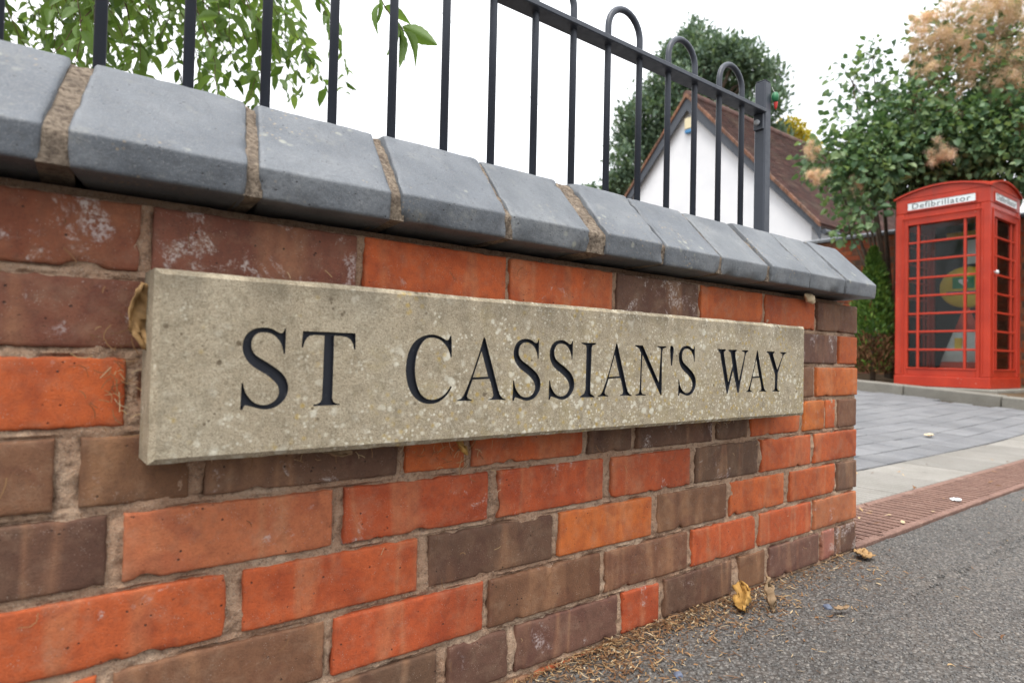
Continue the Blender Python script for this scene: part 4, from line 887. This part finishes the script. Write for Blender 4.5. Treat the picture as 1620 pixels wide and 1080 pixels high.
# cherry tree behind the wall, its branches hanging into the picture from the left
ch = empty('cherry_tree', (-3.1, 3.0, 0)); tag(ch, 'leafy green cherry tree hanging over the wall at the left', 'tree')
tr = MB(); tr.tube([(-3.1, 3.0, -.05), (-3.08, 2.98, .6), (-3.0, 2.95, 1.4), (-3.02, 2.9, 2.3), (-2.9, 2.8, 3.2)], [.12, .10, .085, .07, .05], 12)
limbs = [[(-3.02, 2.93, 1.3), (-2.5, 2.85, 1.85), (-1.9, 2.75, 2.05), (-1.35, 2.45, 2.12), (-.95, 2.05, 2.08)],
         [(-3.0, 2.95, 1.5), (-2.6, 2.6, 1.95), (-2.0, 2.25, 2.1), (-1.4, 1.95, 2.05), (-1.0, 1.72, 1.98)],
         [(-3.0, 2.92, 1.7), (-2.4, 3.2, 2.4), (-1.7, 3.3, 2.75), (-1.2, 3.0, 2.8), (-.85, 2.8, 2.7)],
         [(-3.0, 2.92, 1.9), (-2.3, 3.8, 2.8), (-1.6, 4.2, 3.4), (-.9, 4.2, 3.5), (-.5, 4.0, 3.4)],
         [(-1.4, 1.95, 2.05), (-1.05, 1.4, 2.05), (-.93, 1.0, 1.9), (-.92, .86, 1.66)],
         [(-3.02, 2.93, 1.1), (-2.6, 2.7, 1.5), (-2.2, 2.45, 1.72), (-1.85, 2.25, 1.75)]]
for L_ in limbs: tr.tube(L_, [.035*(1-.8*i/(len(L_)-1)) for i in range(len(L_))], 8)
tr.build('trunk', M_bark, ch, True)
g = np.random.default_rng(11); tw = MB(); LP = []
def along(L_, t):
    k = t*(len(L_)-1); i = min(int(k), len(L_)-2); return Vector(L_[i]).lerp(Vector(L_[i+1]), k-i)
def hang(p, d, length, stepl=.034, k0=0):
    p = Vector(p); d = Vector(d).normalized(); pts = [p.copy()]; n = int(length/stepl); side = 1
    for i in range(n):
        d = (d + Vector((g.normal(0, .10), g.normal(0, .10), -.045))).normalized(); p = p + d*stepl; pts.append(p.copy())
        if i >= k0:
            s = d.cross(Vector((0, 0, 1))); s = s.normalized() if s.length > .05 else Vector((1, 0, 0)); side = -side
            ld = d*.5 + s*side*g.uniform(.5, 1.2) + Vector((g.normal(0, .4), g.normal(0, .4), -.35+g.normal(0, .3)))
            LP.append((p.copy(), ld.normalized(), g.uniform(.042, .10)))
    tw.tube(pts, [.0028*(1-.7*i/len(pts)) for i in range(len(pts))], 5)
for li, L_ in enumerate(limbs):
    if li == 4: continue
    for j in range((46, 50, 46, 54, 0, 32)[li]):
        t = g.uniform(.30, 1); p = along(L_, t); ln = g.uniform(.45, 1.0)*(1, 1, 1.5, 2.2, 0, .8)[li]
        lim = p.z-(1.14 if p.x < -1.3 else 1.30)-(0, 0, .35, .9, 0, 0)[li]
        hang(p, (g.normal(.15, .6), g.normal(-.1, .6), g.uniform(-.6, .2)), max(.2, min(ln, lim+g.uniform(-.05, .18))), .03)
# the single sprig that hangs in front of the sky between two bars
hang((-.92, .86, 1.66), (.10, -.02, -.9), .27, .03, 99)
sprig = [((-.895, .845, 1.40), (.02, -.02, -1), .085), ((-.893, .84, 1.385), (-.35, .1, -.9), .08), ((-.886, .835, 1.375), (.75, -.35, -.25), .085), ((-.872, .825, 1.35), (.5, -.3, -.8), .09), ((-.866, .82, 1.335), (.05, 0, -1), .095),
         ((-.858, .815, 1.325), (.28, -.15, -.95), .10), ((-.845, .805, 1.325), (.9, -.5, -.45), .11), ((-.84, .80, 1.31), (.45, -.3, -.9), .105), ((-.852, .81, 1.31), (.12, -.1, -1), .105)]
tw.tube([(-.905, .853, 1.43), (-.885, .835, 1.38), (-.86, .818, 1.335), (-.84, .80, 1.31)], [.002, .0018, .0014, .001], 5)
o = tw.build('twigs', M_twig, ch, True); o['kind'] = 'stuff'
def one_leaf(seed, fold, droop):
    """pointed cherry leaf, unit length along x: serrated edge, folded on the midrib, drooping tip"""
    nu, nv = 12, 4; V = []; rl = random.Random(seed)
    tw_ = rl.uniform(-.5, .5)
    for i in range(nu+1):
        t = i/nu; wd = .46*(math.sin(math.pi*t**.85)**.9*(1-.35*t) + .012)*(1+(.05 if i % 2 else -.03))
        for j in range(nv+1):
            q = j/nv*2-1; y = q*wd/2*.98; z = abs(q)*fold*wd*.5 - droop*t*t + .015*N3(t*6, q*3, seed)
            a = tw_*t; V.append((t*(1-.08*droop), y*math.cos(a)-z*math.sin(a)*.3, z*math.cos(a)+y*math.sin(a)))
    F = [(i*(nv+1)+j, i*(nv+1)+j+1, (i+1)*(nv+1)+j+1, (i+1)*(nv+1)+j) for i in range(nu) for j in range(nv)]
    me = np_mesh('leaf', V, F, M_cherry); me.polygons.foreach_set('use_smooth', [True]*len(F)); return me
leafs = [one_leaf(s, f, d) for s, f, d in ((1, .5, .15), (2, .8, .28), (3, .3, .08), (4, .6, .4), (5, 1.0, .2), (6, .4, .32))]
def leaf_M(p, d, L):
    d = Vector(d).normalized(); q = d.to_track_quat('X', 'Z'); return Matrix.Translation(Vector(p)) @ q.to_matrix().to_4x4() @ Matrix.Rotation(g.normal(0, .6), 4, 'X') @ Matrix.Scale(L, 4)
for p, d, L_ in sprig: mesh_obj('leaf', leafs[int(g.integers(6))], None, ch, leaf_M(p, d, L_))
near = sorted(range(len(LP)), key=lambda i: ((LP[i][0]-CAM).length - (3 if (LP[i][0].x > -1.75 and LP[i][0].z < 1.95) else 0)))
for i in near[:280]: p, d, L_ = LP[i]; mesh_obj('leaf', leafs[int(g.integers(6))], None, ch, leaf_M(p, d, L_))
rem = near[280:]
me = leaf_cloud('far_leaves', np.array([LP[i][0][:] for i in rem]), np.array([LP[i][1][:] for i in rem]), np.array([LP[i][2] for i in rem]), np.array([LP[i][2]*.42 for i in rem]), M_cherry, 5)
o = mesh_obj('far_leaves', me, None, ch); o['kind'] = 'stuff'

# smoke bush over the kiosk
sb = empty('smoke_bush', (7.35, 2.75, .3)); tag(sb, 'tall smoke bush with pinkish plumes spreading over the red kiosk', 'bush')
BL = [(6.34, 3.14, 3.03, .42, .6), (6.3, 2.67, 2.75, .45, 1.0), (6.64, 2.9, 3.43, .5, .4), (6.81, 2.52, 3.06, .6, 1.1), (6.76, 3.04, 4.05, .42, .3), (6.94, 2.88, 4.4, .28, .3), (7.12, 2.51, 3.85, .5, .55), (7.1, 2.12, 3.15, .6, 1.3),
      (7.25, 1.73, 3.05, .6, 1.3), (7.6, 1.6, 3.5, .6, 1), (6.2, 2.68, 2.25, .28, .5), (6.0, 2.72, 1.98, .2, .5), (7.3, 1.35, 2.75, .5, 1.4), (7.51, 1.95, 4.01, .7, .5), (7.86, 1.66, 4.48, .7, .5), (7.48, 2.21, 4.57, .5, .4),
      (7.88, 1.3, 3.71, .8, .8), (6.55, 2.75, 3.0, .5, 1.0), (6.9, 2.4, 2.75, .45, 1.2), (7.4, 2.2, 2.8, .5, 1.2), (6.75, 2.35, 3.5, .45, .7), (7.2, 3.1, 2.75, .5, .7), (7.5, .8, 3.2, .7, 1)]
g = np.random.default_rng(21)
mb = MB(); 
for b in BL:
    e = Vector(b[:3]); s = Vector((7.35, 2.75, .25)); m1 = s.lerp(e, .45) + Vector((0, 0, .35)); 
    mb.tube([s + Vector((g.normal(0, .05), g.normal(0, .05), 0)), s.lerp(m1, .5)+Vector((0, 0, .1)), m1, e], [.045, .032, .02, .006], 7)
    for k in range(7):
        d = Vector(g.normal(size=3)).normalized()*b[3]*.9; mb.tube([e-d*.1, e+d*.5+Vector((0, 0, .05)), e+d], [.007, .005, .002], 5)
mb.build('trunk', M_bark, sb, True)
P, u = blob_points(g, BL, 15500); keep = ~((P[:, 0] > 7.5) & (P[:, 2] < 2.35)) & ~((np.abs(P[:, 0]-6.7) < .5) & (np.abs(P[:, 1]-1.86) < .5) & (P[:, 2] < 2.5))
P, u = P[keep], u[keep]; D = u + g.normal(0, .6, P.shape); D[:, 2] -= .25; L_ = g.uniform(.04, .12, len(P))
o = mesh_obj('crown', leaf_cloud('crown', P, D, L_, L_*.72, M_smoke, 4), None, sb); o['kind'] = 'stuff'
PL = [(7.45, 1.55, 4.55, .42), (7.15, 1.95, 4.3, .36), (7.5, 1.4, 4.05, .4), (7.3, 1.75, 4.75, .4), (7.2, 1.55, 3.7, .26), (6.9, 2.3, 4.6, .2), (7.02, 2.19, 4.41, .3), (7.19, 2.05, 4.64, .3), (7.38, 1.79, 4.45, .33), (7.38, 1.54, 3.98, .32), (7.1, 1.89, 3.94, .28), (6.97, 2.24, 3.95, .26), (7.55, 1.65, 4.72, .35), (6.55, 2.0, 2.84, .17), (5.98, 3.19, 3.03, .12), (5.76, 3.0, 2.66, .13), (6.95, 2.3, 3.6, .2),
      (7.3, 1.5, 3.5, .25), (7.25, 1.35, 3.1, .2), (7.5, 1.3, 4.3, .35), (7.1, 2.0, 3.55, .18), (6.2, 2.75, 2.55, .10), (7.3, 1.9, 4.15, .3), (7.0, 2.35, 4.2, .22)]
for (px, py, pz, pr) in PL:                    # plumes: sprays of fine hairs
    nb = max(6, int(pr*90)); Vh = []; Fh = []
    for j in range(nb):
        c = np.array([px, py, pz]) + g.normal(0, pr*.42, 3); n = 90
        a = c + g.normal(0, pr*.10, (n, 3)); d = g.normal(0, 1, (n, 3)); d /= np.linalg.norm(d, axis=1, keepdims=True); b = a + d*g.uniform(.04, .09, (n, 1)); s = np.cross(d, g.normal(size=(n, 3))); s /= np.linalg.norm(s, axis=1, keepdims=True)
        k0 = len(Vh)*0 + sum(len(q) for q in Vh); tri = np.stack([a-s*.0022, a+s*.0022, b], 1).reshape(-1, 3); Vh.append(tri); Fh.append(np.arange(3*n).reshape(-1, 3)+k0)
    o = mesh_obj('plume', np_mesh('plume', np.concatenate(Vh), np.concatenate(Fh), M_plume), None, sb); o['kind'] = 'stuff'

# tall dark tree beyond the house
dt = empty('broadleaf_tree', (25.3, 18.3, 0)); tag(dt, 'tall dark green tree rising behind the white gabled house', 'tree'); g = np.random.default_rng(5)
mb = MB(); mb.tube([(25.3, 18.3, -.1), (25.3, 18.3, 5), (25.2, 18.3, 10), (25.1, 18.5, 15.5)], [.5, .4, .28, .06], 12)
R3 = np.array(R_); F3 = np.array(fw); DB = []
for (px, py, r) in [(1100, 75, 28), (1075, 100, 34), (1130, 95, 36), (1165, 92, 30), (1190, 85, 18), (1200, 120, 30), (1222, 120, 16), (1215, 165, 28), (1238, 150, 12), (1150, 150, 44), (1090, 150, 44), (1052, 130, 24), (1040, 175, 36), (1015, 165, 20), (995, 188, 18), (1005, 220, 32), (985, 250, 20), (990, 280, 26), (1050, 230, 46), (1100, 220, 50), (1160, 215, 48), (1205, 210, 30), (1010, 310, 40), (1080, 300, 60), (1160, 300, 60), (975, 300, 14), (1230, 230, 24), (1098, 48, 12), (1062, 88, 14)]:
    Z = 32 + g.uniform(-1.6, 1.6); c = CAM + (fw + R_*((px-810)/1008) - U_*((py-540)/1008))*Z; DB.append((c.x, c.y, c.z, r/1008*Z, 1))
    mb.tube([(25.2, 18.35, max(3, c.z-3.2)), tuple(Vector((25.2, 18.35, c.z-1.2)).lerp(c, .5)), tuple(c)], [.14, .08, .03], 6)
mb.build('trunk', M_bark, dt, True)
P, u = blob_points(g, DB, 15000)
cl = g.choice(len(P), 1500, replace=False); C0 = P[cl]; P = np.repeat(C0, 26, 0) + g.normal(0, .24, (1500*26, 3)); u = np.repeat(u[cl], 26, 0)
D = u*.7 + g.normal(0, .6, P.shape) + np.array([0, 0, .9]); L_ = g.uniform(.16, .34, len(P)); o = mesh_obj('crown', leaf_cloud('crown', P, D, L_, L_*.5, M_far, 6), None, dt); o['kind'] = 'stuff'
def small_tree(name, label, base, blobs, n, mat, ls, seed):
    r = empty(name, base); tag(r, label, 'tree'); gg = np.random.default_rng(seed); m2 = MB(); b0 = Vector(base); top = Vector(blobs[0][:3])
    m2.tube([b0, b0.lerp(top, .5), top], [.25, .16, .05], 8)
    for b in blobs: m2.tube([b0.lerp(top, .6), Vector(b[:3])], [.08, .02], 6)
    m2.build('trunk', M_bark, r, True); P, u = blob_points(gg, blobs, n); D = u + gg.normal(0, .7, P.shape); L_ = gg.uniform(ls*.6, ls, n)
    o = mesh_obj('crown', leaf_cloud('crown', P, D, L_, L_*.6, mat, seed), None, r); o['kind'] = 'stuff'
small_tree('golden_tree', 'yellow leaved treetop just above the house roof ridge', (29.5, 16.2, 0), [(29.5, 16.4, 12.2, .9, 1), (28.9, 16.9, 11.8, .8, 1), (30.2, 16.0, 11.3, .9, 1)], 2600, M_gold, .3, 8)
small_tree('distant_tree', 'small dark treetop peeping over the coping left of the tall tree', (26.6, 27.8, 0), [(26.6, 27.8, 10.6, .9, 1), (25.6, 28.5, 10.2, .8, 1), (27.6, 27.2, 10.2, .8, 1), (28.6, 26.6, 9.8, .9, 1)], 2600, M_far, .3, 9)
# upright conifer beside the kiosk
th_ = empty('conifer_shrub', (6.5, 2.66, .3)); tag(th_, 'narrow upright green conifer shrub beside the red kiosk', 'shrub'); g = np.random.default_rng(31)
MB().tube([(6.5, 2.66, .25), (6.5, 2.66, 1), (6.5, 2.66, 1.75)], [.03, .02, .005], 7).build('trunk', M_bark, th_, True)
n = 9000; z = .34+1.5*g.random(n)**.9; hh = (z-.34)/1.5; rad = .25*np.clip(np.sin(np.pi*np.clip(.16+hh*.84, 0, 1))**.7*(1.12-hh*.62), .012, 1); a = g.uniform(0, 6.283, n)
rad = rad*(1+.22*np.sin(a*5+z*9))*g.uniform(.55, 1.05, n)
P = np.stack([6.5+rad*np.cos(a), 2.66+rad*np.sin(a), z], 1); D = np.stack([np.cos(a)*.6, np.sin(a)*.6, np.full(n, 1.)], 1)+g.normal(0, .35, (n, 3)); L_ = g.uniform(.03, .07, n)
dead = (hh < .30) & (g.random(n) < .75)
o = mesh_obj('crown', leaf_cloud('crown', P[~dead], D[~dead], L_[~dead], L_[~dead]*.35, M_thuja, 3), None, th_); o['kind'] = 'stuff'
o = mesh_obj('dead_sprays', leaf_cloud('dead_sprays', P[dead], D[dead], L_[dead], L_[dead]*.3, M_dead, 3), None, th_); o['kind'] = 'stuff'

# overhead cable
M_wire = mat_plain('weathered_cable', (.45, .45, .45, 1), .7)
pts = [Vector((-3, 3.2, 4.9)).lerp(Vector((13.2, 13.9, 7.1)), t)-Vector((0, 0, 1.2*4*t*(1-t)*.25)) for t in lin(0, 1, 30)]
o = MB().tube(pts, .006, 5).build('overhead_cable', M_wire, None); tag(o, 'thin overhead cable running down across the white sky', 'cable')

# ------------------------------------------------------------------ leaf litter, dead leaves and small debris
M_lit = mat_island('dry_litter', [(0, (.09, .045, .022, 1)), (.35, (.17, .085, .04, 1)), (.65, (.25, .14, .065, 1)), (.88, (.36, .25, .13, 1)), (1, (.50, .41, .28, 1))], .85, .15)
def slivers(name, n, seed, place, l0, l1, w, mat, flat=.25):
    g = np.random.default_rng(seed); P = place(g, n); n = len(P); a = g.uniform(0, 6.283, n); L_ = g.uniform(l0, l1, n)*g.uniform(.5, 1, n)
    D = np.stack([np.cos(a), np.sin(a), g.normal(0, flat, n)], 1); S = np.stack([-np.sin(a), np.cos(a), g.normal(0, .3, n)], 1); c = g.normal(0, .25, n); Wd = w*g.uniform(.5, 1.3, n)
    V = []
    for t in (0, .33, .67, 1):
        q = P + D*((t-.5)*L_)[:, None] + S*(c*L_*(t-.5)**2*2)[:, None]; q[:, 2] += np.abs(g.normal(0, .0006, n))
        ww = Wd*(1 if 0 < t < 1 else .35); V += [q - S*ww[:, None]*.5, q + S*ww[:, None]*.5]
    V = np.stack(V, 1).reshape(-1, 3); f = np.array([(0, 1, 3, 2), (2, 3, 5, 4), (4, 5, 7, 6)]); F = (f[None]+(np.arange(n)*8)[:, None, None]).reshape(-1, 4)
    return mesh_obj(name, np_mesh(name, V, F, mat))
def lit_place(g, n):
    x = g.uniform(-1.12, -.06, n*3); d = np.abs(g.exponential(.05, n*3)); y = -.004-d
    dens = np.array([.35+1.1*max(0, mnoise.noise(Vector((a*6, b*10, 3)))+.25) for a, b in zip(x, y)]) * np.where(x > -.45, .3, 1)
    k = (g.random(n*3) < dens) & (d < .26); x, y, d = x[k][:n], y[k][:n], d[k][:n]
    z = np.array([asph_z(a, b) for a, b in zip(x, y)]) + .002 + np.abs(g.normal(0, .004, len(x)))*np.exp(-d/.06)
    return np.stack([x, y, z], 1)
o = slivers('leaf_litter', 3300, 2, lit_place, .006, .022, .0019, M_lit); tag(o, 'dry straw coloured needles and litter along the foot of the wall', 'leaf litter', kind='stuff')
def road_place(g, n):
    x = g.uniform(-.95, 1.7, n); y = g.uniform(-.7, -.02, n); return np.stack([x, y, np.array([asph_z(a, b) for a, b in zip(x, y)])+.003], 1)
o = slivers('scattered_bits', 160, 4, road_place, .006, .022, .0025, M_lit); tag(o, 'stray dry bits scattered over the asphalt', 'debris', kind='stuff')
def drain_place(g, n):
    x = .05+g.exponential(.7, n); y = g.uniform(-.01, .5, n); k = x < 4; x, y = x[k], y[k]; return np.stack([x, y, np.array([gz(a, b) for a, b in zip(x, y)])+.006], 1)
o = slivers('drain_debris', 70, 6, drain_place, .01, .03, .008, M_lit); tag(o, 'small dry leaf scraps lying on the drain and pale band', 'debris', kind='stuff')
# dust and fibres caught on the brick faces below the plate and in cobwebs
def wall_place(g, n):
    x = np.concatenate([g.uniform(-1.7, -.1, n//3), g.normal(-1.33, .09, n//6), g.normal(-1.17, .03, n//6), g.normal(-.62, .05, n//6), g.normal(-1.555, .012, n//6)]); m = len(x)
    z = np.concatenate([g.uniform(.02, .6, n//3), g.normal(.338, .006, n//6), g.normal(.325, .014, n//6), g.normal(.338, .006, n//6), g.normal(.43, .03, n//6)])
    return np.stack([x, np.full(m, -.003)-np.abs(g.normal(0, .002, m)), z], 1)
g = np.random.default_rng(9); Pw = wall_place(g, 330); n = len(Pw); a = g.uniform(0, 6.283, n); L_ = g.uniform(.004, .02, n)
D = np.stack([np.cos(a), g.normal(0, .1, n), np.sin(a)], 1); S = np.stack([-np.sin(a), np.zeros(n), np.cos(a)], 1); cc = g.normal(0, .3, n)
V = []
for t in (0, .33, .67, 1):
    q = Pw + D*((t-.5)*L_)[:, None] + S*(cc*L_*(t-.5)**2*2)[:, None]; V += [q-S*.00035, q+S*.00035]
V = np.stack(V, 1).reshape(-1, 3); f = np.array([(0, 1, 3, 2), (2, 3, 5, 4), (4, 5, 7, 6)])
o = mesh_obj('cobweb_debris', np_mesh('cobweb_debris', V, (f[None]+(np.arange(n)*8)[:, None, None]).reshape(-1, 4), M_lit)); tag(o, 'dry fibres caught in cobwebs on the brick face', 'debris', kind='stuff')
M_dry = [mat_plain('dry_leaf_%s' % q, c, .7, .3, .35, 60, .5) for q, c in (('tan', (.30, .18, .075, 1)), ('ochre', (.34, .19, .05, 1)), ('cream', (.58, .46, .30, 1)), ('brown', (.24, .16, .09, 1)))]
def dead_leaf(name, label, M, L, W, mat, curl, seed, parent=None):
    """dry leaf: blade rolled about its midrib by curl (radians per half width), arched and crumpled, with a stalk"""
    nu, nv = 18, 10; V = []
    for i in range(nu+1):
        t = i/nu; wd = W*math.sin(math.pi*min(1, t*.97+.015))**.8*(1+.18*N3(t*5, seed, 1))
        cl = curl*(.7+.6*N3(t*3, seed, 4)+.5)
        for j in range(nv+1):
            s = j/nv*2-1; a = s*cl; r = wd/2/max(cl, .05)
            y = r*math.sin(a); z = r*(1-math.cos(a)); x = (t-.5)*L
            k = W*.20; n1 = N3(t*5+seed, s*2.4, seed); n2 = N3(t*13, s*6, seed*2.0); n3 = N3(t*5, s*3, seed+40)
            V.append((x + k*.5*n2, y + k*n3*.8, z + k*n1 + k*.45*n2 + (t-.5)**2*L*.5*min(1, curl)))
    F = [(i*(nv+1)+j, i*(nv+1)+j+1, (i+1)*(nv+1)+j+1, (i+1)*(nv+1)+j) for i in range(nu) for j in range(nv)]
    mb = MB(); mb.add(V, F); o = mb.build(name, mat, parent, True, M)
    sm = o.modifiers.new('thickness', 'SOLIDIFY'); sm.thickness = .0007
    if label: tag(o, label, 'leaf')
    return o
RX = lambda a: Matrix.Rotation(a, 4, 'X'); RYm = lambda a: Matrix.Rotation(a, 4, 'Y'); RZm = lambda a: Matrix.Rotation(a, 4, 'Z'); TT = lambda *p: Matrix.Translation(p)
dead_leaf('dead_leaf', 'curled tan leaf stuck behind the left end of the stone plate', TT(-1.5395, -.018, .480) @ RYm(1.5) @ RX(1.35), .062, .034, M_dry[0], .9, 3)
dead_leaf('dead_leaf', 'ochre crumpled leaf lying against the foot of the wall', TT(-.56, -.052, .013) @ RZm(.4) @ RX(-.7) @ RYm(-.35), .085, .048, M_dry[1], 1.0, 5)
dead_leaf('dead_leaf', 'brown shrivelled leaf upright beside the ochre leaf at the wall foot', TT(-.53, -.075, .024) @ RZm(1.2) @ RYm(-1.2) @ RX(.4), .062, .042, M_dry[3], 2.2, 6)
dead_leaf('dead_leaf', 'flat tan leaf on the asphalt at the wall corner', TT(-.055, -.045, .007) @ RZm(.4) @ RX(.12), .06, .042, M_dry[0], .25, 8)
dead_leaf('dead_leaf', 'small reddish scrap of leaf on the asphalt', TT(-.44, -.17, .008) @ RZm(-.3), .035, .014, M_dry[3], .7, 9)
dead_leaf('dead_leaf', 'yellow leaf lying on the grey paving blocks', TT(2.75, .78, gz(2.75, .78)+.012) @ RZm(.2), .09, .05, M_dry[2], .35, 12)
dead_leaf('dead_leaf', 'dry leaf hanging in a cobweb under the stone plate', TT(-1.175, -.02, .332) @ RYm(.9) @ RX(.8), .03, .02, M_dry[1], 1.2, 14)
dead_leaf('dead_leaf', 'dark curled leaf caught under the left half of the stone plate', TT(-1.345, -.022, .338) @ RYm(.2) @ RX(1.1), .04, .016, M_dry[3], .9, 15)
dead_leaf('paper_scrap', None, TT(.86, .055, gz(.86, .05)+.006) @ RZm(.5), .045, .03, M_wht, .1, 21); tag(bpy.data.objects['paper_scrap'], 'small white scrap lying on the rusty drain', 'scrap')
mb = MB(); g2 = random.Random(4)
V = []; F = []; nn = 12
for i in range(nn+1):
    for j in range(10):
        a = 2*math.pi*j/10; t = i/nn; r = .0085*math.sin(math.pi*min(.98, max(.03, t)))*(1+.55*N3(t*7, math.cos(a)*2, math.sin(a)*2)); V.append(((t-.5)*.05, r*math.cos(a), r*math.sin(a)*1.2+.004*N3(t*5, 0, 1)))
F = [(i*10+j, i*10+(j+1) % 10, (i+1)*10+(j+1) % 10, (i+1)*10+j) for i in range(nn) for j in range(10)]
mb.add(V, F); o = mb.build('cocoon', M_dry[2], None, True, TT(-.262, -.014, .592) @ RYm(.35)); tag(o, 'cream crumpled cocoon tucked under the coping near the wall end', 'cocoon')
def pebble(x, y, s, mat, label, seed):
    b = bmesh.new(); bmesh.ops.create_icosphere(b, subdivisions=2, radius=s)
    for v in b.verts: v.co *= 1+.35*N3(v.co.x/s*1.2+seed, v.co.y/s*1.2, v.co.z/s*1.2); v.co.z *= .65
    me = bpy.data.meshes.new('pebble'); b.to_mesh(me); b.free(); o = mesh_obj('pebble', me, mat, None, TT(x, y, asph_z(x, y)+s*.35)); tag(o, label, 'stone')
M_peb = mat_plain('blue_grey_stone', (.10, .12, .17, 1), .6, .4, .2, 80, .4)
pebble(-.43, -.14, .008, M_peb, 'blue grey pebble on the asphalt right of the crumpled leaf', 1)
pebble(-.865, -.135, .007, M_peb, 'dark pebble among the litter nearest the picture\'s bottom edge', 5)
